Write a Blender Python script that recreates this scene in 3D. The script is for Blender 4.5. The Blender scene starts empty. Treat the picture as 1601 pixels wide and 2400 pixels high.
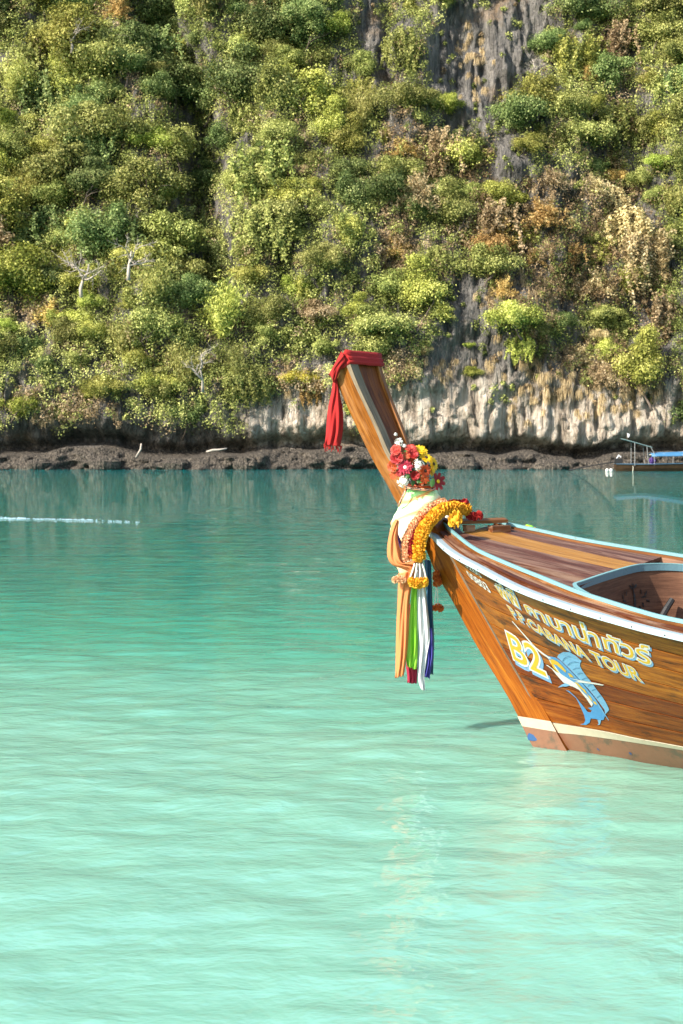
import bpy, math, random
import numpy as np
from mathutils import Vector, Matrix

# ------------------------------------------------------------------ camera, sky, sun, exposure
sc = bpy.context.scene
col = sc.collection
FPX, HOR, CXP, CAMZ = 3333.33, 1042.0, 800.5, 2.0
cam_d = bpy.data.cameras.new('camera')
cam = bpy.data.objects.new('camera', cam_d)
col.objects.link(cam)
cam.location = (0, 0, CAMZ)
cam.rotation_euler = (math.radians(90), 0, 0)
cam_d.lens = 50
cam_d.sensor_width = 36
cam_d.shift_y = -158 / 2400
cam_d.clip_start = 0.1
cam_d.clip_end = 2000
cam_d.dof.use_dof = True
cam_d.dof.focus_distance = 9.6
cam_d.dof.aperture_fstop = 8.0
sc.camera = cam

SUN = Vector((-0.684, -0.516, 0.58)).normalized()          # direction towards the sun
EL = math.asin(SUN.z)
world = bpy.data.worlds.new('World')
sc.world = world
world.use_nodes = True
wn = world.node_tree.nodes
wl = world.node_tree.links
bg = wn['Background']
sky = wn.new('ShaderNodeTexSky')
sky.sky_type = 'NISHITA'
sky.sun_disc = False
sky.sun_elevation = EL
sky.sun_rotation = math.atan2(SUN.x, SUN.y)
sky.air_density = 1.0
sky.dust_density = 1.5
sky.ozone_density = 1.0
bg.inputs['Strength'].default_value = 0.15
wl.new(sky.outputs[0], bg.inputs[0])

sun_d = bpy.data.lights.new('sun', 'SUN')
sun_d.energy = 5.0
sun_d.angle = math.radians(0.6)
sun_d.color = (1.0, 0.94, 0.85)
sun_o = bpy.data.objects.new('sun', sun_d)
col.objects.link(sun_o)
sun_o.location = (-30, -20, 60)
sun_o.rotation_euler = (-SUN).to_track_quat('-Z', 'Y').to_euler()

sc.view_settings.view_transform = 'Standard'
sc.view_settings.look = 'None'
sc.view_settings.gamma = 1
sc.view_settings.exposure = 1.10
sc.cycles.max_bounces = 6
sc.cycles.diffuse_bounces = 3
sc.cycles.glossy_bounces = 3
sc.cycles.transmission_bounces = 3
sc.cycles.transparent_max_bounces = 6
sc.cycles.caustics_reflective = False
sc.cycles.caustics_refractive = False
sc.cycles.sample_clamp_indirect = 6

rng = np.random.default_rng(7)
random.seed(7)


# ------------------------------------------------------------------ helpers
def P(x, y, Y):
    """photo pixel at distance Y -> point of the place"""
    return Vector(((x - CXP) / FPX * Y, Y, CAMZ - (y - HOR) / FPX * Y))


def link(o, parent=None):
    col.objects.link(o)
    if parent is not None:
        o.parent = parent
    return o


def tag(o, label=None, cat=None, group=None, kind=None):
    if label: o['label'] = label
    if cat: o['category'] = cat
    if group: o['group'] = group
    if kind: o['kind'] = kind
    return o


def empty(name, loc, rz=0.0, label=None, cat=None, group=None):
    o = bpy.data.objects.new(name, None)
    o.empty_display_size = 0.2
    o.location = loc
    o.rotation_euler = (0, 0, rz)
    link(o)
    return tag(o, label, cat, group)


def mk_mesh(name, V, F, uv=None, smooth=False):
    me = bpy.data.meshes.new(name)
    me.from_pydata([tuple(map(float, v)) for v in V], [], F)
    if uv is not None:
        l = me.uv_layers.new(name='UVMap')
        idx = np.zeros(len(me.loops), dtype=np.int32)
        me.loops.foreach_get('vertex_index', idx)
        l.data.foreach_set('uv', np.asarray(uv, dtype=np.float32)[idx].ravel())
    if smooth:
        me.polygons.foreach_set('use_smooth', [True] * len(me.polygons))
    me.update()
    return me


def mobj(name, V, F, mat, parent=None, uv=None, smooth=False, base=None):
    """one mesh object; base = origin given in the same space as V"""
    if base is not None:
        b = Vector(base)
        V = [Vector(v) - b for v in V]
    me = mk_mesh(name, V, F, uv, smooth)
    if mat: me.materials.append(mat)
    o = bpy.data.objects.new(name, me)
    if base is not None:
        o.location = b
    return link(o, parent)


def dobj(name, me, parent=None, loc=(0, 0, 0), rot=None, scale=None):
    o = bpy.data.objects.new(name, me)
    o.location = loc
    if rot is not None:
        o.rotation_euler = rot
    if scale is not None:
        o.scale = scale if hasattr(scale, '__len__') else (scale,) * 3
    return link(o, parent)


class MB:
    """collects simple shapes into one mesh"""
    def __init__(s):
        s.V, s.F, s.U = [], [], []

    def loft(s, rings, closed=True, caps=True, vscale=1.0):
        n = len(rings[0]); b = len(s.V)
        u = 0.0
        for i, r in enumerate(rings):
            if i:
                u += (sum((Vector(p) for p in r), Vector()) / n - sum((Vector(p) for p in rings[i - 1]), Vector()) / n).length
            w = 0.0
            for k, p in enumerate(r):
                if k: w += (Vector(p) - Vector(r[k - 1])).length
                s.V.append(tuple(p)); s.U.append((u, w * vscale))
        m = n if closed else n - 1
        for i in range(len(rings) - 1):
            for k in range(m):
                a = b + i * n + k; c = b + i * n + (k + 1) % n
                s.F.append((a, c, c + n, a + n))
        if caps and closed:
            s.F.append(tuple(b + k for k in reversed(range(n))))
            s.F.append(tuple(b + (len(rings) - 1) * n + k for k in range(n)))
        return s

    def tube(s, pts, rad, n=8, caps=True):
        pts = [Vector(p) for p in pts]
        if not hasattr(rad, '__len__'): rad = [rad] * len(pts)
        rings = []
        ref = Vector((0, 0, 1))
        for i, p in enumerate(pts):
            t = (pts[min(i + 1, len(pts) - 1)] - pts[max(i - 1, 0)]).normalized()
            if abs(t.dot(ref)) > 0.97: ref = Vector((1, 0, 0))
            a = t.cross(ref).normalized(); c = t.cross(a).normalized()
            ref = -c.cross(Vector()) if False else ref
            rings.append([p + (a * math.cos(q) + c * math.sin(q)) * rad[i] for q in [2 * math.pi * k / n for k in range(n)]])
        return s.loft(rings, True, caps)

    def strip(s, A, B, N, th):
        """a board whose face runs between the curves A and B, th thick along -N"""
        rings = []
        for a, b, n in zip(A, B, N):
            a, b, n = Vector(a), Vector(b), Vector(n)
            rings.append([a, b, b - n * th, a - n * th])
        return s.loft(rings, True, True)

    def box(s, c, sz, rz=0.0):
        M = Matrix.Rotation(rz, 3, 'Z'); c = Vector(c); b = len(s.V)
        for dx, dy, dz in [(-1,-1,-1),(1,-1,-1),(1,1,-1),(-1,1,-1),(-1,-1,1),(1,-1,1),(1,1,1),(-1,1,1)]:
            q = c + M @ Vector((dx*sz[0]/2, dy*sz[1]/2, dz*sz[2]/2))
            s.V.append(tuple(q)); s.U.append((dx*sz[0]/2+dz*sz[2]/2, dy*sz[1]/2))
        for f in [(0,3,2,1),(4,5,6,7),(0,1,5,4),(1,2,6,5),(2,3,7,6),(3,0,4,7)]:
            s.F.append(tuple(b + i for i in f))
        return s

    def add(s, V, F):
        b = len(s.V)
        s.V += [tuple(v) for v in V]; s.U += [(v[0], v[1]) for v in V]
        s.F += [tuple(b + i for i in f) for f in F]
        return s

    def build(s, name, mat, parent=None, smooth=False, base=None):
        return mobj(name, s.V, s.F, mat, parent, s.U, smooth, base)


def crom(pts, n):
    """Catmull-Rom through pts, n samples"""
    p = np.asarray(pts, float)
    p = np.vstack([2 * p[0] - p[1], p, 2 * p[-1] - p[-2]])
    m = len(p) - 3
    out = []
    for t in np.linspace(0, m - 1e-9, n):
        i = int(t); f = t - i
        a, b, c, d = p[i:i + 4]
        out.append(0.5 * (2 * b + (c - a) * f + (2 * a - 5 * b + 4 * c - d) * f * f + (3 * b - a - 3 * c + d) * f ** 3))
    return np.array(out)


def _h(ix, iy, s):
    v = np.sin(ix * 127.1 + iy * 311.7 + s * 74.7) * 43758.5453
    return v - np.floor(v)


def vnoise(x, y, s=0):
    ix, iy = np.floor(x), np.floor(y)
    fx, fy = x - ix, y - iy
    fx = fx * fx * (3 - 2 * fx); fy = fy * fy * (3 - 2 * fy)
    a, b = _h(ix, iy, s), _h(ix + 1, iy, s)
    c, d = _h(ix, iy + 1, s), _h(ix + 1, iy + 1, s)
    return (a * (1 - fx) + b * fx) * (1 - fy) + (c * (1 - fx) + d * fx) * fy


def fbm(x, y, s=0, o=4):
    r, a, t = 0, 1.0, 0
    for k in range(o):
        r = r + a * vnoise(x * 2 ** k, y * 2 ** k, s + k * 13); t += a; a *= 0.5
    return r / t


def sstep(a, b, x):
    t = np.clip((x - a) / (b - a), 0, 1)
    return t * t * (3 - 2 * t)


# ------------------------------------------------------------------ materials
def nmat(name):
    m = bpy.data.materials.new(name)
    m.use_nodes = True
    return m, m.node_tree.nodes, m.node_tree.links, m.node_tree.nodes['Principled BSDF']


def ramp(n, stops):
    r = n.new('ShaderNodeValToRGB')
    e = r.color_ramp.elements
    while len(e) < len(stops): e.new(0.5)
    for q, (p, c) in zip(e, stops):
        q.position = p; q.color = (*c, 1)
    return r


def noise(n, l, vec, scale, detail=4, rough=0.55, dist=0.0):
    t = n.new('ShaderNodeTexNoise')
    t.inputs['Scale'].default_value = scale
    t.inputs['Detail'].default_value = detail
    t.inputs['Roughness'].default_value = rough
    t.inputs['Distortion'].default_value = dist
    if vec is not None: l.new(vec, t.inputs['Vector'])
    return t


def mapping(n, l, vec, scale=(1, 1, 1), loc=(0, 0, 0)):
    m = n.new('ShaderNodeMapping')
    m.inputs['Scale'].default_value = scale
    m.inputs['Location'].default_value = loc
    l.new(vec, m.inputs['Vector'])
    return m.outputs[0]


def mixc(n, l, fac, a, b, mode='MIX'):
    m = n.new('ShaderNodeMix'); m.data_type = 'RGBA'; m.blend_type = mode
    for i, v in ((0, fac), (6, a), (7, b)):
        if isinstance(v, (int, float)): m.inputs[i].default_value = v
        elif isinstance(v, tuple): m.inputs[i].default_value = (*v, 1)
        else: l.new(v, m.inputs[i])
    return m.outputs[2]


def math_n(n, l, op, a, b=None, c=None):
    m = n.new('ShaderNodeMath'); m.operation = op
    for i, v in enumerate((a, b, c)):
        if v is None: continue
        if isinstance(v, (int, float)): m.inputs[i].default_value = v
        else: l.new(v, m.inputs[i])
    return m.outputs[0]


def bump(n, l, h, strength, dist, bs):
    b = n.new('ShaderNodeBump')
    b.inputs['Strength'].default_value = strength
    b.inputs['Distance'].default_value = dist
    l.new(h, b.inputs['Height'])
    l.new(b.outputs[0], bs.inputs['Normal'])
    return b


def wood(name, dark, mid, light, rough=0.35, stain=0.35, along=1.6, across=26, grey=0.0, coat=0.25):
    """varnished planking: grain along the U of each board, stains, worn edges"""
    m, n, l, bs = nmat(name)
    uv = n.new('ShaderNodeTexCoord').outputs['UV']
    oi = n.new('ShaderNodeObjectInfo')
    off = n.new('ShaderNodeVectorMath'); off.operation = 'ADD'
    cmb = n.new('ShaderNodeCombineXYZ')
    r = math_n(n, l, 'MULTIPLY', oi.outputs['Random'], 37.0)
    l.new(r, cmb.inputs[0]); l.new(r, cmb.inputs[1])
    l.new(uv, off.inputs[0]); l.new(cmb.outputs[0], off.inputs[1])
    v = off.outputs[0]
    g1 = noise(n, l, mapping(n, l, v, (along * 1.4, across * 1.3, 1)), 1.0, 6, 0.65, 0.5)
    g2 = noise(n, l, mapping(n, l, v, (along * 1.1, across * 0.28, 1)), 1.0, 5, 0.65, 0.9)
    g3 = noise(n, l, mapping(n, l, v, (3.0, 7.0, 1)), 1.0, 5, 0.65, 0.2)
    g4 = noise(n, l, mapping(n, l, v, (along * 5, across * 5, 1)), 1.0, 3, 0.6)
    f = math_n(n, l, 'ADD', math_n(n, l, 'MULTIPLY', g1.outputs[0], 0.42), math_n(n, l, 'MULTIPLY', g2.outputs[0], 0.42))
    f = math_n(n, l, 'ADD', f, math_n(n, l, 'MULTIPLY', g4.outputs[0], 0.30))
    rp = ramp(n, [(0.42, dark), (0.56, mid), (0.74, light)])
    l.new(f, rp.inputs[0])
    c = rp.outputs[0]
    # board-to-board differences
    hs = n.new('ShaderNodeHueSaturation')
    l.new(c, hs.inputs['Color'])
    l.new(math_n(n, l, 'MULTIPLY_ADD', oi.outputs['Random'], 0.65, 0.66), hs.inputs['Value'])
    l.new(math_n(n, l, 'MULTIPLY_ADD', oi.outputs['Random'], 0.02, 0.49), hs.inputs['Hue'])
    c = hs.outputs[0]
    if stain:
        s = ramp(n, [(0.57, (0, 0, 0)), (0.68, (1, 1, 1))])
        l.new(g3.outputs[0], s.inputs[0])
        c = mixc(n, l, math_n(n, l, 'MULTIPLY', s.outputs[0], stain), c, (0.022, 0.013, 0.008))
    if grey:
        s = ramp(n, [(0.45, (0, 0, 0)), (0.62, (1, 1, 1))])
        l.new(g2.outputs[0], s.inputs[0])
        c = mixc(n, l, math_n(n, l, 'MULTIPLY', s.outputs[0], grey), c, (0.36, 0.29, 0.21))
    l.new(c, bs.inputs['Base Color'])
    rr = math_n(n, l, 'MULTIPLY_ADD', g3.outputs[0], 0.3, rough - 0.12)
    l.new(rr, bs.inputs['Roughness'])
    bs.inputs['Coat Weight'].default_value = coat
    bs.inputs['Coat Roughness'].default_value = 0.25
    bs.inputs['Specular IOR Level'].default_value = 0.16
    bump(n, l, math_n(n, l, 'ADD', g1.outputs[0], math_n(n, l, 'MULTIPLY', g4.outputs[0], 0.4)), 0.35, 0.004, bs)
    return m


def paint(name, c, rough=0.5, worn=0.2, wornc=(0.25, 0.16, 0.1), scale=14, lim=0.60):
    m, n, l, bs = nmat(name)
    t = n.new('ShaderNodeTexCoord').outputs['Object']
    a = noise(n, l, t, scale, 6, 0.7)
    b = noise(n, l, t, scale * 3.3, 3, 0.6)
    r1 = ramp(n, [(lim, (0, 0, 0)), (lim + 0.10, (1, 1, 1))])
    l.new(a.outputs[0], r1.inputs[0])
    base = mixc(n, l, b.outputs[0], tuple(x * 0.82 for x in c), tuple(min(x * 1.12, 0.95) for x in c))
    l.new(mixc(n, l, math_n(n, l, 'MULTIPLY', r1.outputs[0], worn), base, wornc), bs.inputs['Base Color'])
    bs.inputs['Roughness'].default_value = rough
    bump(n, l, b.outputs[0], 0.2, 0.003, bs)
    return m


def cloth(name, c, c2=None, rough=0.85, weave=220, sheen=0.2, trans=0.0):
    m, n, l, bs = nmat(name)
    t = n.new('ShaderNodeTexCoord').outputs['Object']
    a = noise(n, l, t, weave, 2, 0.6)
    b = noise(n, l, t, 9, 4, 0.6)
    lo = c2 or tuple(x * 0.72 for x in c)
    l.new(mixc(n, l, math_n(n, l, 'MULTIPLY_ADD', a.outputs[0], 0.5, math_n(n, l, 'MULTIPLY', b.outputs[0], 0.5)), lo, c), bs.inputs['Base Color'])
    bs.inputs['Roughness'].default_value = rough
    bs.inputs['Sheen Weight'].default_value = sheen
    bump(n, l, a.outputs[0], 0.4, 0.003, bs)
    if trans:
        tr = n.new('ShaderNodeBsdfTranslucent')
        tr.inputs[0].default_value = (*c, 1)
        mx = n.new('ShaderNodeMixShader'); mx.inputs[0].default_value = trans
        l.new(bs.outputs[0], mx.inputs[1]); l.new(tr.outputs[0], mx.inputs[2])
        l.new(mx.outputs[0], n['Material Output'].inputs[0])
    return m


def foliage(name, dark, mid, light, trans=0.28):
    """leaves: each leaf has its own tint (attribute rnd), each plant its own shift"""
    m, n, l, bs = nmat(name)
    at = n.new('ShaderNodeAttribute'); at.attribute_name = 'rnd'
    oi = n.new('ShaderNodeObjectInfo')
    rp = ramp(n, [(0.05, dark), (0.5, mid), (0.95, light)])
    l.new(at.outputs['Fac'], rp.inputs[0])
    hs = n.new('ShaderNodeHueSaturation')
    l.new(rp.outputs[0], hs.inputs['Color'])
    l.new(math_n(n, l, 'MULTIPLY_ADD', oi.outputs['Random'], 0.03, 0.49), hs.inputs['Hue'])
    l.new(math_n(n, l, 'MULTIPLY_ADD', oi.outputs['Random'], 0.6, 0.72), hs.inputs['Value'])
    l.new(hs.outputs[0], bs.inputs['Base Color'])
    bs.inputs['Roughness'].default_value = 0.6
    bs.inputs['Specular IOR Level'].default_value = 0.165
    tr = n.new('ShaderNodeBsdfTranslucent')
    l.new(hs.outputs[0], tr.inputs[0])
    mx = n.new('ShaderNodeMixShader'); mx.inputs[0].default_value = trans
    l.new(bs.outputs[0], mx.inputs[1]); l.new(tr.outputs[0], mx.inputs[2])
    l.new(mx.outputs[0], n['Material Output'].inputs[0])
    return m


M = {}
M['hull'] = wood('hull_wood', (0.022, 0.005, 0.001), (0.185, 0.046, 0.0045), (0.34, 0.118, 0.013), 0.42, 0.9, 1.3, 22, coat=0.03)
M['stem'] = wood('stem_wood', (0.06, 0.012, 0.001), (0.20, 0.050, 0.0035), (0.33, 0.118, 0.011), 0.36, 0.5, 1.0, 24, coat=0.03)
M['prow'] = wood('prow_wood', (0.035, 0.012, 0.002), (0.18, 0.056, 0.0055), (0.31, 0.125, 0.018), 0.42, 0.6, 1.0, 26, grey=0.12, coat=0.0)
M['greywood'] = wood('weathered_wood', (0.056, 0.0416, 0.0272), (0.136, 0.104, 0.068), (0.224, 0.176, 0.12), 0.7, 0.4, 1.2, 30, coat=0)
M['prowdark'] = wood('prow_back_wood', (0.04, 0.012, 0.0015), (0.20, 0.060, 0.006), (0.32, 0.12, 0.016), 0.55, 0.5, 0.9, 24, coat=0.0)
M['deckdark'] = wood('deck_wood_dark', (0.028, 0.0104, 0.0072), (0.088, 0.0304, 0.0192), (0.2, 0.092, 0.056), 0.5, 0.4, 1.4, 28, grey=0.2, coat=0.05)
M['deckorange'] = wood('deck_wood_orange', (0.096, 0.0336, 0.0064), (0.224, 0.092, 0.0208), (0.32, 0.16, 0.052), 0.45, 0.2, 1.0, 26, coat=0.05)
M['cover'] = wood('covering_wood', (0.024, 0.008, 0.0032), (0.12, 0.0368, 0.008), (0.256, 0.112, 0.04), 0.45, 0.5, 1.2, 30, grey=0.3, coat=0.05)
M['interior'] = wood('interior_wood', (0.072, 0.036, 0.02), (0.16, 0.08, 0.044), (0.256, 0.136, 0.072), 0.55, 0.3, 1.2, 22, coat=0.0)
M['bluepaint'] = paint('pale_blue_paint', (0.29, 0.375, 0.40), 0.5, 0.6, (0.128, 0.096, 0.072), 22)
M['aquapaint'] = paint('aqua_paint', (0.144, 0.296, 0.304), 0.5, 0.6, (0.112, 0.08, 0.056), 22)
M['coampaint'] = paint('grey_blue_paint', (0.088, 0.176, 0.208), 0.5, 0.4, (0.048, 0.048, 0.048), 16)
M['whitestripe'] = paint('cream_paint', (0.376, 0.32, 0.232), 0.5, 0.5, (0.24, 0.136, 0.072), 8)
M['bottom'] = paint('bottom_paint', (0.176, 0.0784, 0.044), 0.45, 0.85, (0.075, 0.055, 0.035), 7, 0.52)
M['black'] = paint('black_iron', (0.0096, 0.0088, 0.008), 0.6, 0.2, (0.04, 0.024, 0.016), 20)
WORN = (0.128, 0.048, 0.012)
M['txtyellow'] = paint('lettering_yellow', (0.48, 0.288, 0.0096), 0.45, 0.55, WORN, 26)
M['txtwhite'] = paint('lettering_white', (0.48, 0.464, 0.432), 0.45, 0.55, WORN, 26)
M['txtblue'] = paint('lettering_blue', (0.128, 0.24, 0.384), 0.45, 0.55, WORN, 26)
M['fishblue'] = paint('fish_blue', (0.048, 0.176, 0.368), 0.45, 0.4, (0.128, 0.24, 0.368), 22)
M['fishpale'] = paint('fish_pale_blue', (0.12, 0.264, 0.416), 0.45, 0.4, (0.064, 0.144, 0.272), 22)
M['fishline'] = paint('fish_line_blue', (0.024, 0.096, 0.208), 0.5, 0.0)
M['bluespot'] = paint('blue_spot', (0.008, 0.056, 0.16), 0.5, 0.5, (0.08, 0.056, 0.04), 40)
M['redcloth'] = cloth('red_cloth', (0.46, 0.016, 0.013), (0.20, 0.004, 0.005), 0.95, 150, 0.0, 0.12)
M['peach'] = cloth('peach_cloth', (0.72, 0.26, 0.085), (0.62, 0.19, 0.055), 0.8, 160, 0.0, 0.25)
M['lime'] = cloth('lime_cloth', (0.32, 0.70, 0.045), (0.24, 0.56, 0.03), 0.7, 160, 0.0, 0.25)
M['whitecloth'] = cloth('white_cloth', (0.72, 0.72, 0.73), (0.58, 0.58, 0.61), 0.5, 160, 0.1, 0.2)
M['navy'] = cloth('navy_cloth', (0.05, 0.045, 0.30), (0.02, 0.02, 0.15), 0.8, 160, 0.0)
M['teal'] = cloth('teal_cloth', (0.0128, 0.068, 0.136), (0.0064, 0.036, 0.08), 0.8, 160, 0.0)
M['crimson'] = cloth('crimson_cloth', (0.368, 0.008, 0.04), (0.24, 0.004, 0.024), 0.8, 160, 0.0, 0.15)
M['purple'] = cloth('purple_cloth', (0.08, 0.012, 0.16), (0.04, 0.0064, 0.088), 0.8, 160, 0.0)
M['f_red'] = cloth('petal_red', (0.368, 0.0112, 0.0096), (0.2, 0.0032, 0.004), 0.6, 40, 0.0, 0.2)
M['f_coral'] = cloth('petal_coral', (0.48, 0.08, 0.048), (0.368, 0.024, 0.016), 0.6, 40, 0.0, 0.2)
M['f_orange'] = cloth('petal_orange', (0.448, 0.068, 0.0064), (0.336, 0.032, 0.0032), 0.6, 40, 0.0, 0.2)
M['f_pink'] = cloth('petal_pink', (0.416, 0.0176, 0.048), (0.288, 0.0064, 0.024), 0.6, 40, 0.0, 0.2)
M['f_yellow'] = cloth('petal_yellow', (0.76, 0.53, 0.01), (0.62, 0.35, 0.006), 0.6, 40, 0.0, 0.2)
M['f_white'] = cloth('petal_white', (0.84, 0.82, 0.76), (0.70, 0.67, 0.58), 0.6, 40, 0.0, 0.2)
M['f_dark'] = cloth('petal_darkred', (0.256, 0.0048, 0.0064), (0.152, 0.0024, 0.004), 0.6, 40, 0.0, 0.2)
M['f_green'] = cloth('leaf_green', (0.048, 0.136, 0.0176), (0.016, 0.056, 0.0096), 0.5, 40, 0.0, 0.2)
M['f_brown'] = cloth('seed_brown', (0.056, 0.024, 0.0112), (0.024, 0.0112, 0.0056), 0.9, 90, 0)
M['mari'] = cloth('marigold_yellow', (0.80, 0.45, 0.022), (0.66, 0.29, 0.01), 0.8, 60, 0.0, 0.2)
M['mariorange'] = cloth('marigold_orange', (0.66, 0.17, 0.025), (0.50, 0.09, 0.012), 0.8, 60, 0.0, 0.2)
M['marired'] = cloth('marigold_red', (0.4, 0.0176, 0.0112), (0.272, 0.0064, 0.0056), 0.8, 60, 0.0, 0.2)
M['maripeach'] = cloth('marigold_peach', (0.82, 0.52, 0.30), (0.74, 0.34, 0.15), 0.8, 60, 0.0, 0.2)

# ------------------------------------------------------------------ water
def water_material():
    m, n, l, bs = nmat('sea_water')
    ob = n.new('ShaderNodeTexCoord').outputs['Object']
    sep = n.new('ShaderNodeSeparateXYZ'); l.new(ob, sep.inputs[0])
    # sandy shallows in front, deep channel under the cliff: colour follows the sea bed
    w = noise(n, l, mapping(n, l, ob, (0.05, 0.09, 1)), 1.0, 3, 0.5)
    y = math_n(n, l, 'ADD', sep.outputs[1], math_n(n, l, 'MULTIPLY_ADD', w.outputs[0], 14.0, -7.0))
    t = math_n(n, l, 'DIVIDE', 10.0, math_n(n, l, 'MAXIMUM', y, 3.0))
    rp = ramp(n, [(0.05, (0.002, 0.125, 0.128)), (0.18, (0.002, 0.135, 0.130)), (0.38, (0.007, 0.180, 0.150)),
                  (0.66, (0.042, 0.280, 0.200)), (0.85, (0.122, 0.345, 0.258)), (1.0, (0.180, 0.376, 0.290))])
    l.new(t, rp.inputs[0])
    # patches of lighter sand
    p2 = noise(n, l, mapping(n, l, ob, (0.5, 0.9, 1)), 1.0, 4, 0.55)
    c = mixc(n, l, math_n(n, l, 'MULTIPLY', p2.outputs[0], 0.18), rp.outputs[0], (0.40, 0.62, 0.50), 'SOFT_LIGHT')
    l.new(c, bs.inputs['Base Color'])
    bs.inputs['Roughness'].default_value = 0.005
    bs.inputs['IOR'].default_value = 1.55
    bs.inputs['Specular IOR Level'].default_value = 0.5
    a = noise(n, l, mapping(n, l, ob, (2.3, 3.5, 1)), 1.0, 4, 0.6, 0.3)
    b = noise(n, l, mapping(n, l, ob, (7.0, 11.0, 1)), 1.0, 3, 0.55, 0.2)
    f = noise(n, l, mapping(n, l, ob, (0.28, 0.8, 1)), 1.0, 2, 0.5, 0.2)
    h = math_n(n, l, 'ADD', math_n(n, l, 'MULTIPLY', a.outputs[0], 0.9), math_n(n, l, 'MULTIPLY', b.outputs[0], 0.30))
    h = math_n(n, l, 'ADD', h, math_n(n, l, 'MULTIPLY', f.outputs[0], 0.5))
    # choppier out in the channel
    ch = noise(n, l, mapping(n, l, ob, (0.45, 1.5, 1)), 1.0, 4, 0.6, 0.3)
    mk = n.new('ShaderNodeMapRange'); mk.inputs[1].default_value = 12.0; mk.inputs[2].default_value = 45.0
    l.new(sep.outputs[1], mk.inputs[0])
    h = math_n(n, l, 'ADD', h, math_n(n, l, 'MULTIPLY', math_n(n, l, 'MULTIPLY', ch.outputs[0], mk.outputs[0]), 7.0))
    bump(n, l, h, 0.24, 0.10, bs)
    bs.inputs['Subsurface Weight'].default_value = 0.75
    bs.inputs['Subsurface Radius'].default_value = (1.0, 1.0, 1.0)
    bs.inputs['Subsurface Scale'].default_value = 0.45
    return m


def build_water():
    xs = np.concatenate([[-260, -140, -90, -60, -42, -30, -22, -16, -12, -9, -7, -5.6], np.arange(-4.6, 4.6, 0.04), [5.6, 7, 9, 12, 16, 22, 30, 42, 60, 90, 140, 260]])
    ys = np.concatenate([[-200, -60, -20, -5, 0, 2, 3], np.arange(3.6, 20, 0.035), np.arange(20, 40, 0.12), np.arange(40, 120, 0.6), [125, 135]])
    X, Yg = np.meshgrid(xs, ys)
    r = np.random.default_rng(3)
    Z = np.zeros_like(X)
    for k in range(34):
        lam = 0.16 * (1.7 / 0.16) ** (k / 33.0)
        ang = math.radians(90 + 14 + r.normal(0, 40))
        kx, ky = math.cos(ang), math.sin(ang)
        slope = (0.0155 if lam < 0.6 else 0.009) * (0.8 + 0.5 * r.random())
        amp = slope * lam / (2 * math.pi)
        ph = r.random() * 6.28
        warp = 0.5 * vnoise(X * 0.35 + k, Yg * 0.35 - k, k) * 6.28
        mod = 0.4 + 1.2 * vnoise(X * 0.25 - k * 3, Yg * 0.4 + k, 50 + k)
        amp = amp * (1 - sstep(12 * lam + 5, 30 * lam + 12, Yg))
        Z += amp * mod * np.sin((X * kx + Yg * ky) * 2 * math.pi / lam + ph + warp)
    fade = sstep(5.0, 4.2, np.abs(X)) * sstep(3.6, 4.2, Yg) * sstep(60, 36, Yg)
    Z *= fade
    ny, nx = X.shape
    V = np.stack([X, Yg, Z], -1).reshape(-1, 3)
    i = np.arange((ny - 1) * (nx - 1)); rr, cc = i // (nx - 1), i % (nx - 1)
    a = rr * nx + cc
    Q = np.stack([a, a + 1, a + nx + 1, a + nx], -1)
    me = fast_mesh('water', V, Q, smooth=True)
    me.materials.append(water_material())
    o = dobj('water', me)
    tag(o, kind='structure')
    return o


def fast_mesh(name, V, Q, smooth=False, rnd=None):
    V = np.ascontiguousarray(V, dtype=np.float32); Q = np.ascontiguousarray(Q, dtype=np.int32)
    me = bpy.data.meshes.new(name)
    me.vertices.add(len(V)); me.vertices.foreach_set('co', V.ravel())
    k = Q.shape[1]
    me.loops.add(Q.size); me.loops.foreach_set('vertex_index', Q.ravel())
    me.polygons.add(len(Q)); me.polygons.foreach_set('loop_start', np.arange(len(Q), dtype=np.int32) * k)
    try: me.polygons.foreach_set('loop_total', np.full(len(Q), k, dtype=np.int32))
    except Exception: pass
    if smooth: me.polygons.foreach_set('use_smooth', np.ones(len(Q), dtype=bool))
    if rnd is not None:
        at = me.attributes.new('rnd', 'FLOAT', 'POINT')
        at.data.foreach_set('value', np.ascontiguousarray(rnd, dtype=np.float32))
    me.update(calc_edges=True)
    return me


build_water()

# ------------------------------------------------------------------ cliff
# areas of the slope as (centre x, centre y, half width, half height) in photo pixels at the cliff
ROCK = [(1110, 150, 110, 170), (1215, 60, 70, 130), (868, 60, 34, 130), (900, 150, 40, 60), (1085, 255, 50, 60), (1100, 745, 60, 130),
        (1075, 860, 90, 90), (1190, 400, 45, 90), (1180, 850, 80, 70), (1240, 900, 90, 60), (1350, 960, 260, 60), (700, 975, 130, 60),
        (1000, 960, 130, 80), (1560, 960, 60, 60), (30, 450, 20, 60)]
DRY = [(945, 345, 70, 70), (1380, 560, 170, 160), (1180, 560, 90, 90), (930, 560, 45, 110), (1290, 500, 110, 90), (1330, 640, 90, 110), (1420, 860, 130, 70), (1330, 900, 120, 60),
       (1020, 430, 45, 40), (1500, 700, 60, 120), (1110, 120, 40, 60), (90, 730, 50, 40), (700, 880, 70, 40), (1250, 700, 40, 140), (1440, 170, 30, 130),
       (940, 860, 60, 40), (1180, 690, 40, 60), (1130, 420, 50, 60), (150, 950, 130, 40)]
DARK = [(480, 330, 90, 230), (520, 640, 60, 90), (20, 60, 60, 160), (380, 40, 90, 60), (900, 820, 60, 60), (120, 1000, 300, 40)]


def in_area(areas, px, py):
    r = np.zeros_like(px)
    for cx, cy, rx, ry in areas:
        d = ((px - cx) / rx) ** 2 + ((py - cy) / ry) ** 2
        r = np.maximum(r, sstep(1.35, 0.6, d))
    return r


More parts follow.
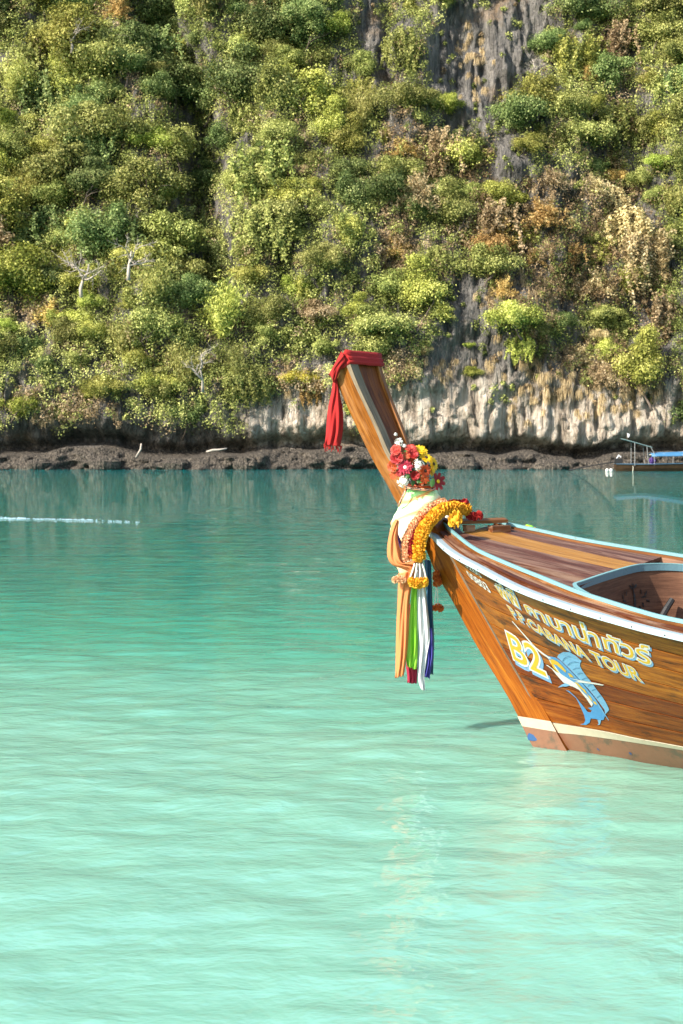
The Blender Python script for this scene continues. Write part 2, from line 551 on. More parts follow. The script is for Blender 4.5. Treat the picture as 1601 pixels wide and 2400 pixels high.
def cliffY(x, z):
    x = np.asarray(x, float); z = np.asarray(z, float)
    y = 117.0 + 0.36 * np.maximum(z - 7, 0) + 0.05 * np.maximum(z - 2, 0)
    y = y + 8.0 * (fbm(x / 13 + 3.1, z / 22 + 1.7, 1, 3) - 0.5) * sstep(3, 14, z)
    y = y + 5.6 * (fbm(x / 5.0, z / 6.5, 9, 3) - 0.5) * sstep(5, 12, z)
    y = y + 1.6 * (np.abs(fbm(x / 2.2, z / 9.0, 21, 3) - 0.5) * 2 - 0.3)              # fluted karst ribs
    y = y + 1.1 * (np.abs(fbm(x / 0.75, z / 3.0, 41, 3) - 0.5) * 2 - 0.3)
    y = y + 1.3 * (fbm(x / 0.8, z / 1.2, 61, 4) - 0.5)
    xg = -10.8 - (z - 14) * 0.20 + 0.8 * np.sin(z / 4.0)
    y = y + 7.5 * np.exp(-((x - xg) / 2.3) ** 2) * sstep(10, 17, z)                      # the dark gully
    y = y + 1.6 * np.exp(-((x - (2.3 + 0.05 * z)) / 1.0) ** 2) * sstep(24, 34, z)
    y = y - 1.6 * np.exp(-((x - 10) / 6.0) ** 2 - ((z - 30) / 9) ** 2)
    # undercut foot: shelf of wet rock, tidal notch, overhanging lip
    n1 = fbm(x / 2.2, z / 1.0, 71, 4)
    n2 = fbm(x / 0.8, z / 0.5, 81, 3)
    lvl = 1.10 + 2.8 * (fbm(x / 5.0, x * 0 + 0.3, 91, 2) - 0.5)
    lvl = np.maximum(lvl, 0.35)
    shelf = 114.6 + 2.6 * (fbm(x / 6.0, z * 0 + 2.2, 95, 2) - 0.5) + 1.1 * np.clip(z / 1.4, 0, 2) ** 2 + 3.4 * (n1 - 0.5) + 1.3 * (n2 - 0.5) + 0.5 * (fbm(x / .35, z / .22, 85, 2) - 0.5)
    k = sstep(lvl - 0.1, lvl + 0.25, z)
    notch = 2.2 * np.exp(-((z - lvl - 0.6) / 0.55) ** 2)
    left = sstep(-8, -13, x)
    notch = notch + left * 1.6 * np.exp(-((z - 2.6) / 1.1) ** 2)
    lip = -0.5 * np.exp(-((z - 3.6) / 1.2) ** 2)
    return shelf * (1 - k) + (y + notch + lip) * k


def px_of(x, y, z):
    return CXP + x / y * FPX, HOR - (z - CAMZ) / y * FPX


def rock_material():
    m, n, l, bs = nmat('limestone')
    ob = n.new('ShaderNodeTexCoord').outputs['Object']
    sep = n.new('ShaderNodeSeparateXYZ'); l.new(ob, sep.inputs[0])
    st = noise(n, l, mapping(n, l, ob, (1.5, 0.6, 0.14)), 1.0, 6, 0.68, 0.4)
    st2 = noise(n, l, mapping(n, l, ob, (5.0, 2.0, 0.5)), 1.0, 5, 0.7, 0.3)
    bl = noise(n, l, mapping(n, l, ob, (0.16, 0.1, 0.2)), 1.0, 4, 0.6)
    fine = noise(n, l, mapping(n, l, ob, (7, 5, 5)), 1.0, 5, 0.7)
    f = math_n(n, l, 'ADD', math_n(n, l, 'MULTIPLY', st.outputs[0], 0.6), math_n(n, l, 'MULTIPLY', st2.outputs[0], 0.4))
    grey = ramp(n, [(0.36, (0.034, 0.031, 0.028)), (0.50, (0.16, 0.146, 0.128)), (0.66, (0.36, 0.325, 0.275))])
    l.new(f, grey.inputs[0])
    pale = ramp(n, [(0.36, (0.075, 0.060, 0.045)), (0.45, (0.42, 0.335, 0.245)), (0.56, (0.72, 0.625, 0.50))])
    l.new(f, pale.inputs[0])
    zz = math_n(n, l, 'ADD', sep.outputs[2], math_n(n, l, 'MULTIPLY_ADD', bl.outputs[0], 6.0, -3.0))
    fz = n.new('ShaderNodeMapRange'); fz.inputs[1].default_value = 8.5; fz.inputs[2].default_value = 5.0
    l.new(zz, fz.inputs[0])
    fx = n.new('ShaderNodeMapRange'); fx.inputs[1].default_value = -11.0; fx.inputs[2].default_value = -5.0
    l.new(sep.outputs[0], fx.inputs[0])
    c = mixc(n, l, math_n(n, l, 'MULTIPLY', fz.outputs[0], fx.outputs[0]), grey.outputs[0], pale.outputs[0])
    och = ramp(n, [(0.56, (0, 0, 0)), (0.68, (1, 1, 1))])
    l.new(bl.outputs[0], och.inputs[0])
    c = mixc(n, l, math_n(n, l, 'MULTIPLY', och.outputs[0], 0.45), c, (0.42, 0.25, 0.10))
    # the intertidal shelf: dark algae and barnacles
    wet = ramp(n, [(0.36, (0.016, 0.013, 0.010)), (0.50, (0.088, 0.070, 0.050)), (0.64, (0.26, 0.215, 0.16))])
    l.new(fine.outputs[0], wet.inputs[0])
    zw = math_n(n, l, 'ADD', sep.outputs[2], math_n(n, l, 'MULTIPLY_ADD', st.outputs[0], 1.6, -0.8))
    fw = n.new('ShaderNodeMapRange'); fw.inputs[1].default_value = 2.3; fw.inputs[2].default_value = 1.7
    l.new(zw, fw.inputs[0])
    c = mixc(n, l, fw.outputs[0], c, wet.outputs[0])
    l.new(c, bs.inputs['Base Color'])
    bs.inputs['Roughness'].default_value = 0.85
    vo = n.new('ShaderNodeTexVoronoi'); vo.feature = 'DISTANCE_TO_EDGE'; vo.inputs['Scale'].default_value = 1.0
    l.new(mapping(n, l, mixc(n, l, 0.25, ob, fine.outputs['Color'], 'ADD'), (1.9, 1.2, 0.55)), vo.inputs['Vector'])
    cr = math_n(n, l, 'MINIMUM', math_n(n, l, 'MULTIPLY', vo.outputs['Distance'], 5.0), 1.0)
    h = math_n(n, l, 'ADD', math_n(n, l, 'MULTIPLY', st2.outputs[0], 1.0), math_n(n, l, 'MULTIPLY', fine.outputs[0], 0.7))
    h = math_n(n, l, 'ADD', h, math_n(n, l, 'MULTIPLY', cr, 0.5))
    bump(n, l, h, 1.0, 0.6, bs)
    return m


def build_cliff():
    xs = np.arange(-46, 46.01, 0.2)
    zs = np.concatenate([np.arange(-1.0, 9.0, 0.13), np.arange(9.0, 44, 0.3), np.arange(44, 74, 1.2)])
    X, Z = np.meshgrid(xs, zs)
    Y = cliffY(X, Z)
    ny, nx = X.shape
    V = np.stack([X, Y, Z], -1).reshape(-1, 3)
    i = np.arange((ny - 1) * (nx - 1)); a = (i // (nx - 1)) * nx + i % (nx - 1)
    me = fast_mesh('cliff', V, np.stack([a, a + 1, a + nx + 1, a + nx], -1), smooth=True)
    me.materials.append(rock_material())
    o = dobj('cliff', me)
    tag(o, kind='structure')


build_cliff()

# ------------------------------------------------------------------ vegetation
FOL = {
    'deep':   foliage('leaves_deep_green', (0.035, 0.060, 0.016), (0.165, 0.215, 0.062), (0.45, 0.48, 0.18)),
    'olive':  foliage('leaves_olive', (0.070, 0.085, 0.020), (0.300, 0.315, 0.080), (0.64, 0.61, 0.22)),
    'yellow': foliage('leaves_yellow_green', (0.10, 0.110, 0.020), (0.400, 0.400, 0.080), (0.75, 0.69, 0.22)),
    'lime':   foliage('leaves_lime', (0.12, 0.15, 0.022), (0.38, 0.42, 0.070), (0.66, 0.65, 0.19)),
    'bamboo': foliage('leaves_bamboo', (0.11, 0.115, 0.028), (0.37, 0.355, 0.095), (0.68, 0.62, 0.24)),
    'dry':    foliage('leaves_dry', (0.17, 0.115, 0.050), (0.49, 0.365, 0.185), (0.74, 0.60, 0.36)),
    'rust':   foliage('leaves_rust', (0.18, 0.105, 0.030), (0.54, 0.345, 0.115), (0.76, 0.56, 0.23)),
    'gold':   foliage('leaves_gold', (0.20, 0.15, 0.02), (0.52, 0.42, 0.060), (0.76, 0.64, 0.15)),
}
BARK = paint('bark', (0.10, 0.075, 0.055), 0.9, 0.4, (0.04, 0.03, 0.02), 5)
PALEBARK = paint('pale_bark', (0.36, 0.31, 0.255), 0.9, 0.4, (0.2, 0.16, 0.13), 5)


def unit(a):
    return a / np.maximum(np.linalg.norm(a, axis=-1, keepdims=True), 1e-6)


def leaf_cards(Pt, N, L, W, r, down=0.0):
    n = len(Pt)
    rv = r.normal(size=(n, 3))
    rv[:, 2] -= down
    t = unit(rv - N * np.sum(rv * N, 1, keepdims=True))
    b = np.cross(N, t)
    L = np.asarray(L).reshape(-1, 1); W = np.asarray(W).reshape(-1, 1)
    V = np.stack([Pt - t * L * .5, Pt + b * W * .5 + N * L * .12, Pt + t * L * .5 - N * L * .10, Pt - b * W * .5 + N * L * .12], 1).reshape(-1, 3)
    Q = np.arange(4 * n).reshape(-1, 4)
    return V, Q


def crown_mesh(name, seed, style):
    """leaves of one plant, crown radius about 1, base of the crown near the origin"""
    r = np.random.default_rng(seed)
    Pt, N, S, T = [], [], [], []
    if style in ('round', 'tall', 'wide'):
        sx, sy, sz = {'round': (1, .85, .85), 'tall': (.72, .7, 1.25), 'wide': (1.25, .9, .6)}[style]
        nb = r.integers(18, 28)
        for k in range(nb):
            d = unit(r.normal(size=3)); d[2] = d[2] * .8 + .15
            c = d * r.uniform(.2, .92) * np.array([sx, sy, sz]) + np.array([0, 0, sz * .75])
            br = r.uniform(.15, .40)
            m = int(640 * br / .3)
            ax = np.array([r.uniform(.7, 1.5), r.uniform(.7, 1.3), r.uniform(.6, 1.1)])
            dd = unit(r.normal(size=(m, 3)) + np.array([0, -.15, .45]))
            rad = br * np.where(r.random((m, 1)) < .16, r.uniform(1.0, 1.7, (m, 1)), r.uniform(.5, 1.08, (m, 1)))
            p = c + dd * rad * ax - np.array([0, 0, .12]) * np.maximum(rad / br - 1, 0)
            Pt.append(p); N.append(unit(dd + r.normal(size=(m, 3)) * .55 + np.array([0, 0, .35])))
            S.append(r.uniform(.038, .085, m))
            T.append(np.clip(r.normal(.45 + r.normal(0, .16), .2, m), 0, 1))
        Pt, N, S, T = map(np.concatenate, (Pt, N, S, T))
        V, Q = leaf_cards(Pt, N, S, S * r.uniform(.45, .75, len(S)), r)
    elif style == 'plume':                                        # bamboo: arching culms with drooping leaves
        for k in range(26):
            a = r.uniform(0, 6.28); lean = r.uniform(.15, .75)
            hgt = r.uniform(.9, 1.9)
            m = 190
            t = r.uniform(.18, 1, m)
            rr = lean * t ** 1.8 * 1.1
            p = np.stack([np.cos(a) * rr, np.sin(a) * rr, hgt * (t - .28 * lean * t ** 3)], 1) + r.normal(size=(m, 3)) * (.05 + .09 * t[:, None])
            Pt.append(p); N.append(unit(r.normal(size=(m, 3)) + np.array([np.cos(a), np.sin(a), .3])))
            S.append(r.uniform(.08, .16, m)); T.append(np.clip(r.normal(.5 + r.normal(0, .15), .2, m), 0, 1))
        Pt, N, S, T = map(np.concatenate, (Pt, N, S, T))
        V, Q = leaf_cards(Pt, N, S, S * .22, r, down=1.2)
    elif style == 'hanging':                                      # curtain of vines, leaves face out
        for k in range(34):
            x0 = r.normal(0, .5); y0 = r.normal(-.1, .15); z0 = r.uniform(.3, 1.0); ln = r.uniform(.6, 1.9)
            m = 130
            t = r.uniform(0, 1, m)
            p = np.stack([x0 + r.normal(0, .05, m) + .1 * np.sin(t * 5 + k), y0 - .12 * np.sin(t * 2) + r.normal(0, .06, m), z0 - t * ln], 1)
            Pt.append(p); N.append(unit(r.normal(size=(m, 3)) * .6 + np.array([0, -.8, .45])))
            S.append(r.uniform(.07, .13, m)); T.append(np.clip(r.normal(.45 + r.normal(0, .18), .2, m), 0, 1))
        Pt, N, S, T = map(np.concatenate, (Pt, N, S, T))
        V, Q = leaf_cards(Pt, N, S, S * r.uniform(.4, .7, len(S)), r, down=.5)
    elif style == 'brush':                                        # dry scrub: thin twigs and thin leaves
        for k in range(60):
            a = r.uniform(0, 6.28); e = r.uniform(.0, 1.45); ln = r.uniform(.5, 1.15)
            d = np.array([np.cos(a) * np.cos(e), np.sin(a) * np.cos(e), np.sin(e)])
            m = 60
            t = r.uniform(.15, 1, m)
            p = d * (t * ln)[:, None] - np.array([0, 0, .45]) * (t ** 2)[:, None] * np.cos(e) + r.normal(size=(m, 3)) * .06 + np.array([0, 0, .3])
            Pt.append(p); N.append(unit(r.normal(size=(m, 3)) + np.array([0, -.3, .4])))
            S.append(r.uniform(.07, .17, m)); T.append(np.clip(r.normal(.5 + r.normal(0, .15), .22, m), 0, 1))
        Pt, N, S, T = map(np.concatenate, (Pt, N, S, T))
        V, Q = leaf_cards(Pt, N, S, S * .30, r, down=.3)
    return fast_mesh(name, V, Q, rnd=np.repeat(T, 4))


def trunk_mesh(name, seed, bare=False):
    r = random.Random(seed)
    mb = MB()
    def limb(p, d, ln, rad, depth):
        pts = [p]; q = p.copy(); dd = d.copy()
        for i in range(4):
            dd = (dd + Vector((r.gauss(0, .22), r.gauss(0, .22), r.gauss(.06, .15)))).normalized()
            q = q + dd * ln / 4; pts.append(q.copy())
        mb.tube(pts, [rad * (1 - .16 * i) for i in range(5)], 5, True)
        if depth:
            for k in range(3 if not bare else 4):
                s = pts[r.choice([2, 3, 4])]
                nd = (dd + Vector((r.gauss(0, .8), r.gauss(0, .8), r.gauss(.1, .45)))).normalized()
                limb(s, nd, ln * r.uniform(.5, .75), rad * .5, depth - 1)
    limb(Vector((0, .3, -.35)), Vector((0, -.25, 1)).normalized(), .9, .05 if not bare else .06, 2 if not bare else 3)
    return mk_mesh(name, mb.V, mb.F, mb.U, True)


CR = {}
for st, nv in (('round', 4), ('tall', 3), ('wide', 3), ('plume', 3), ('hanging', 3), ('brush', 3)):
    CR[st] = [(crown_mesh('crown_' + st, 100 + 17 * i + len(st) * 7, st)) for i in range(nv)]
TRUNKS = [trunk_mesh('trunk', 5 + i) for i in range(3)]
BARE = [trunk_mesh('bare_trunk', 60 + i, True) for i in range(2)]
for t in TRUNKS: t.materials.append(BARK)
for t in BARE: t.materials.append(PALEBARK)
_cm = {}


def crown_data(style, i, tone):
    k = (style, i, tone)
    if k not in _cm:
        _cm[k] = CR[style][i]
        if not len(CR[style][i].materials): CR[style][i].materials.append(FOL['olive'])
    return _cm[k]


def plant(name, x, z, size, style, tone, label, cat='tree', group=None, out=0.25, bare=False, i=None):
    y = float(cliffY(x, z))
    rz = random.uniform(-.7, .7) if style == 'hanging' else random.uniform(0, 6.28)
    e = empty(name, (x, y - out * size * .6, z), rz, label, cat, group)
    e.scale = (size * random.uniform(.9, 1.1), size * random.uniform(.9, 1.1), size * random.uniform(.85, 1.12))
    if bare:
        dobj('trunk', random.choice(BARE), e)
        return e
    i = random.randrange(len(CR[style])) if i is None else i
    c = dobj('crown', crown_data(style, i, tone), e)
    c.material_slots[0].link = 'OBJECT'; c.material_slots[0].material = FOL[tone]
    if style in ('round', 'tall', 'wide'):
        dobj('trunk', random.choice(TRUNKS), e)
    return e


def at_px(px, py):
    """x, z on the slope seen at a photo pixel"""
    Y = 120.0
    for _ in range(30):
        x = (px - CXP) / FPX * Y; z = CAMZ - (py - HOR) / FPX * Y
        Y = 0.5 * Y + 0.5 * float(cliffY(x, z))
    return x, z


# plants that stand out, one by one
SPECIAL = [
    # name, px, py, size, style, tone, label, cat
    ('shrub', 1098, 806, .55, 'wide', 'lime', 'small lime green shrub on bare rock, upper of two above the flower bouquet', 'shrub'),
    ('shrub', 1105, 868, .95, 'wide', 'lime', 'spreading lime green shrub on bare rock, lower of two above the flower bouquet', 'shrub'),
    ('shrub', 1262, 886, .45, 'round', 'lime', 'tiny lime shrub alone on the rock right of the two lime shrubs', 'shrub'),
    ('tree', 1005, 675, 1.25, 'round', 'gold', 'golden yellow leaved small tree above the flower bouquet', 'tree'),
    ('tree', 700, 880, 1.3, 'wide', 'gold', 'yellow leaved flat topped tree just left of the red scarf', 'tree'),
    ('tree', 45, 945, 1.9, 'wide', 'lime', 'bright lime flat topped tree low at the left edge above the water', 'tree'),
    ('tree', 25, 770, 1.2, 'round', 'lime', 'bright green bush at the left edge halfway up the slope', 'tree'),
    ('tree', 790, 55, 1.9, 'wide', 'lime', 'bright green flat topped tree at the top centre of the slope', 'tree'),
    ('tree', 1045, 250, 1.5, 'round', 'lime', 'vivid green tree in front of the high grey rock face', 'tree'),
    ('tree', 960, 225, 2.2, 'wide', 'olive', 'broad olive tree on the ledge left of the vivid green tree', 'tree'),
    ('tree', 1250, 230, 2.6, 'wide', 'yellow', 'broad yellow green tree on the ledge under the high rock face', 'tree'),
    ('tree', 1090, 365, 2.6, 'wide', 'yellow', 'wide domed yellow green tree in the middle of the right slope', 'tree'),
    ('tree', 1200, 735, 2.4, 'wide', 'yellow', 'umbrella shaped tree right of the grey rock slab', 'tree'),
    ('tree', 1410, 830, 1.6, 'round', 'yellow', 'rounded yellow green tree standing alone above the dry grass', 'tree'),
    ('tree', 1500, 890, 2.6, 'tall', 'yellow', 'leafy tree overhanging the cliff above the distant boat', 'tree'),
    ('tree', 1540, 380, 1.5, 'wide', 'lime', 'bright green crown sticking out at the right edge of the slope', 'tree'),
    ('bush', 945, 345, 1.6, 'brush', 'rust', 'tan dry bush hanging under the broad olive tree', 'bush'),
    ('bush', 935, 575, 1.8, 'brush', 'rust', 'long orange brown dry bush hanging left of the golden tree', 'bush'),
    ('bush', 1275, 500, 2.4, 'brush', 'rust', 'large tan dry bush on the right slope', 'bush'),
    ('bamboo_clump', 370, 690, 2.9, 'plume', 'bamboo', 'feathery olive bamboo clump below the bare white tree', 'bamboo'),
    ('bamboo_clump', 290, 800, 2.3, 'plume', 'bamboo', 'feathery bamboo clump lower left, above the dark waterline', 'bamboo'),
    ('bamboo_clump', 530, 760, 2.9, 'plume', 'yellow', 'golden green bamboo clump left of the red scarf', 'bamboo'),
    ('bamboo_clump', 440, 870, 2.4, 'plume', 'bamboo', 'drooping bamboo clump hanging low over the dark notch', 'bamboo'),
    ('bamboo_clump', 1475, 660, 2.0, 'plume', 'yellow', 'pale bamboo clump at the right edge', 'bamboo'),
]
taken = []
for nm, px, py, s, stl, tone, lab, cat in SPECIAL:
    x, z = at_px(px, py)
    plant(nm, x, z - .6 * s, s, stl, tone, lab, cat, out=.55)
    taken.append((px, py, s))
for px, py, s, rz, lab in ((222, 650, 3.3, .4, 'bare white branched tree, left of the two on the left slope'),
                           (345, 620, 3.2, 2.0, 'bare white branched tree, right of the two on the left slope'),
                           (500, 880, 2.4, 1.0, 'small bare white tree low above the dark notch'),
                           (190, 110, 2.6, 3.0, 'pale bare tree at the upper left of the slope'),
                           (1250, 190, 1.6, 1.5, 'thin bare pale tree in front of the high rock face')):
    x, z = at_px(px, py)
    e = plant('bare_tree', x, z - .3 * s, s, 'round', 'olive', lab, 'tree', out=2.1, bare=True)
    e.rotation_euler[2] = rz

# the wood on the slope, tree by tree
COLS = [(-400, 200, 'at the left edge'), (200, 420, 'left of the gully'), (420, 620, 'by the dark gully'), (620, 830, 'right of the gully'), (830, 1060, 'above the bouquet'),
        (1060, 1280, 'by the grey rocks'), (1280, 1450, 'above the bow deck'), (1450, 2200, 'at the right edge')]
ROWS = [(-900, 170, 'top of slope'), (170, 340, 'high slope'), (340, 520, 'upper slope'), (520, 690, 'middle slope'), (690, 850, 'lower slope'), (850, 1100, 'foot of slope')]
TW = {'deep': 'dark green', 'olive': 'olive green', 'yellow': 'yellow green', 'lime': 'bright green', 'bamboo': 'soft green', 'dry': 'dry tan', 'rust': 'orange brown', 'gold': 'golden'}
SW = {'round': ('tree', 'rounded {} tree, {}', 'tree'), 'tall': ('tree', 'upright {} tree, {}', 'tree'), 'wide': ('tree', 'spreading {} tree, {}', 'tree'),
      'plume': ('bamboo_clump', 'feathery {} bamboo, {}', 'bamboo'), 'hanging': ('vine_curtain', '{} vine curtain, {}', 'vine'), 'brush': ('bush', 'wispy {} bush, {}', 'bush')}
cnt = 0
wood_list = []
cells = [(gx, gz) for gx in np.arange(-33, 34, 2.6) for gz in np.arange(5.2, 50, 2.6)]
random.shuffle(cells)
for gx, gz in cells:
    x = gx + random.uniform(-1.1, 1.1); z = gz + random.uniform(-1.1, 1.1)
    y = float(cliffY(x, z))
    px, py = px_of(x, y, z)
    if not (-110 < px < 1710 and -60 < py < 990): continue
    a = lambda s: float(in_area(s, np.array(float(px)), np.array(float(py))))
    rk, dr, dk = a(ROCK), a(DRY), a(DARK)
    if random.random() < rk * 1.05: continue
    if dk > .5 and random.random() < .25: continue
    if any(abs(px - q[0]) < 22 * q[2] and abs(py - q[1]) < 22 * q[2] for q in taken): continue
    u = random.random()
    rightness = float(sstep(500, 1000, np.array(px)))
    if dr > .4 and u < .55:
        stl, tone = random.choice(['brush', 'brush', 'hanging']), random.choice(['dry', 'dry', 'rust', 'yellow'])
    elif dk > .4:
        stl, tone = random.choice(['round', 'tall', 'round', 'hanging']), random.choice(['deep', 'deep', 'olive'])
    else:
        stl = random.choices(['round', 'tall', 'wide', 'plume', 'hanging', 'brush'], [4, 3, 3, 1.0, 2.8, .6 + rightness])[0]
        hue = float(fbm(np.array(px / 230.0), np.array(py / 230.0), 17, 3)) + random.gauss(0, .05)
        tone = random.choices(['deep', 'olive', 'yellow', 'lime', 'dry', 'rust'], [6, 3, .3, .1, .1, .2 * rightness] if hue < .43 else [1.2, 6, 2, .2, .3 * rightness, .1 + .5 * rightness] if hue < .56 else [.3, 3, 5, .5, .6 * rightness, .2])[0]
        if stl == 'brush': tone = random.choice(['dry', 'olive', 'yellow', 'rust'])
        if stl == 'plume': tone = random.choice(['bamboo', 'yellow', 'olive'])
    s = random.choice([random.uniform(.9, 1.7), random.uniform(1.6, 2.4), random.uniform(2.2, 3.3)]) * (1 - .22 * rightness) * (1.12 if z > 12 else .8)
    zone = next(c for a_, b_, c in ROWS if a_ <= py < b_) + ' ' + next(c for a_, b_, c in COLS if a_ <= px < b_)
    nm, lab, cat = SW[stl]
    lab = lab.format(TW[tone], zone)
    e = plant(nm, x, z - .5 * s, s, stl, tone, lab, cat, 'woodland on the slope')
    wood_list.append((lab, px, e))
    cnt += 1
ORD = ['leftmost', 'second', 'third', 'fourth', 'fifth', 'sixth', 'seventh', 'eighth']
for lab in sorted(set(w[0] for w in wood_list)):
    same = sorted((w for w in wood_list if w[0] == lab), key=lambda w: w[1])
    if len(same) > 1:
        for k, w in enumerate(same):
            w[2]['label'] = lab + ', ' + (ORD[k] + ' from left' if k else 'leftmost') + ' of %d' % len(same)
print('plants', cnt)


# ground cover between the trees: leaf clumps nobody could count
def undergrowth():
    r = np.random.default_rng(11)
    n = 10500
    x = np.concatenate([r.uniform(-34, 34, n - 2500), r.uniform(-45, 45, 2500)]); z = np.concatenate([r.uniform(3.2, 47, n - 2500), r.uniform(3.2, 70, 2500)])
    y = cliffY(x, z)
    px, py = px_of(x, y, z)
    keep = r.random(n) > np.clip(in_area(ROCK, px, py) * .86 + .55 * sstep(940, 1000, py), 0, .98)
    x, y, z, px, py = (q[keep] for q in (x, y, z, px, py))
    dry = in_area(DRY, px, py)
    m, nk = 60, len(x)
    br = r.uniform(.35, 1.05, (nk, 1, 1)) * (1 - .5 * in_area(ROCK, px, py))[:, None, None]
    dd = unit(r.normal(size=(nk, m, 3)) + np.array([0, -.5, .4]))
    Pt = (np.stack([x, y - .15 - r.uniform(0, 1.0, nk) * (1 - in_area(ROCK, px, py)), z], -1)[:, None, :] + dd * br * r.uniform(.4, 1.05, (nk, m, 1))).reshape(-1, 3)
    N = unit(dd + r.normal(size=(nk, m, 3)) * .5 + np.array([0, 0, .3])).reshape(-1, 3)
    S = r.uniform(.09, .22, nk * m)
    K = np.repeat(r.random(nk) < (.08 + .6 * dry), m)
    T = np.clip(r.normal(.42, .22, (nk, m)) + (r.normal(0, .10, nk) + 1.0 * (fbm(x / 5, z / 5, 33, 3) - .5))[:, None], 0, 1).ravel()
    for nm, sel, tone, lab, cat in (('undergrowth', ~K, 'olive', 'olive green undergrowth of leaves covering the slope between the trees', 'undergrowth'),
                                    ('dry_undergrowth', K, 'dry', 'dry tan undergrowth covering patches of the right slope', 'undergrowth')):
        V, Q = leaf_cards(Pt[sel], N[sel], S[sel], S[sel] * r.uniform(.4, .75, sel.sum()), r)
        me = fast_mesh(nm, V, Q, rnd=np.repeat(T[sel], 4))
        me.materials.append(FOL[tone])
        tag(dobj(nm, me), lab, cat, kind='stuff')


undergrowth()


def dry_grass():
    """tufts of dead grass hanging over the bare rock, bottom right, and stray stalks"""
    r = np.random.default_rng(12)
    Pt, N, S, T = [], [], [], []
    tufts = []
    for cx, cy, rx, ry, k in [(1400, 880, 190, 45, 110), (1330, 935, 160, 35, 34), (1250, 700, 60, 160, 60), (1000, 865, 110, 30, 26), (1330, 560, 130, 120, 80),
                              (930, 600, 45, 70, 40), (1110, 130, 40, 70, 25), (1500, 900, 90, 50, 50), (150, 950, 160, 30, 40), (640, 890, 70, 30, 18), (1180, 640, 60, 120, 40)]:
        for _ in range(k):
            tufts.append((cx + r.normal() * rx * .6, cy + r.normal() * ry * .6))
    V, Q, T = [], [], []
    b = 0
    for px, py in tufts:
        x, z = at_px(px, py)
        if z < 2.6: continue
        y = float(cliffY(x, z))
        m = 46
        a = r.uniform(-1.2, 1.2, m); ln = r.uniform(.3, .85, m) * r.uniform(.6, 1.4)
        up = r.uniform(.1, .45, m)
        d = np.stack([np.sin(a), -np.cos(a) * .9, np.zeros(m)], 1)
        p0 = np.array([x, y, z]) + r.normal(size=(m, 3)) * .08
        p1 = p0 + d * (ln * .30)[:, None] + np.array([0, 0, 1]) * (up * ln)[:, None]
        p2 = p0 + d * (ln * .52)[:, None] - np.array([0, 0, 1]) * (ln * .55)[:, None]
        sd = np.stack([np.cos(a), np.sin(a), np.zeros(m)], 1) * r.uniform(.010, .022, m)[:, None]
        V.append(np.stack([p0 - sd, p0 + sd, p1 + sd, p1 - sd, p2 + sd * .3, p2 - sd * .3], 1).reshape(-1, 3))
        i = b + 6 * np.arange(m)[:, None]
        Q.append(np.concatenate([i + np.array([0, 1, 2, 3]), i + np.array([3, 2, 4, 5])]))
        T.append(np.repeat(np.clip(r.normal(.6, .22, m), 0, 1), 6))
        b += 6 * m
    me = fast_mesh('dry_grass', np.concatenate(V), np.concatenate(Q), rnd=np.concatenate(T))
    me.materials.append(FOL['dry'])
    tag(dobj('dry_grass', me), 'tufts of dry straw coloured grass hanging over the pale rock', 'grass', kind='stuff')


dry_grass()

# loose things at the foot of the cliff
WETROCK = bpy.data.materials['limestone']
def boulder(px, w, h, lab, seed):
    x = (px - CXP) / FPX * 114.2
    r = random.Random(seed)
    V, F = [], []
    nu, nv = 12, 8
    for j in range(nv + 1):
        th = math.pi * j / nv
        for i in range(nu):
            ph = 2 * math.pi * i / nu
            d = Vector((math.sin(th) * math.cos(ph), math.sin(th) * math.sin(ph), math.cos(th)))
            k = 1 + .30 * (float(fbm(np.array(d.x * 2 + seed), np.array(d.z * 2 + d.y * 1.7), seed, 3)) - .5) * 2
            V.append((d.x * w / 2 * k, d.y * w / 2 * k, d.z * h * .62 * k))
    for j in range(nv):
        for i in range(nu):
            a, b = j * nu + i, j * nu + (i + 1) % nu
            F.append((a, b, b + nu, a + nu))
    o = mobj('boulder', V, F, WETROCK)
    o.location = (x, 114.0, h * .28)
    tag(o, lab, 'boulder')
boulder(90, 2.2, 1.0, 'dark brown boulder at the waterline by the left edge', 3)
boulder(250, 2.6, 1.25, 'brown boulder at the waterline under the bamboo', 4)
boulder(410, 3.0, 1.0, 'low flat brown boulder at the waterline below the driftwood log', 5)
boulder(580, 2.4, 1.2, 'rough brown boulder at the waterline where the pale rock begins', 6)
boulder(1090, 2.4, 1.1, 'brown boulder at the waterline just right of the flower bouquet', 8)
boulder(1290, 2.8, 1.0, 'wide low boulder at the waterline left of the distant boat', 9)
a, b = P(484, 1059, 113.6), P(532, 1051, 113.4)
mb = MB().tube([a, a.lerp(b, .3) + Vector((0, 0, .06)), a.lerp(b, .65), b], [.08, .09, .075, .05], 8)
tag(mb.build('driftwood_log', PALEBARK, None, True, a), 'pale driftwood log lying on the brown rock shelf at left', 'log')
a, b = P(331, 1040, 113.8), P(318, 1072, 113.4)
mb = MB().tube([a, a.lerp(b, .4) + Vector((.15, 0, 0)), b], [.07, .09, .05], 6)
tag(mb.build('driftwood_branch', PALEBARK, None, True, b), 'short pale branch leaning on the rock shelf left of the log', 'branch')


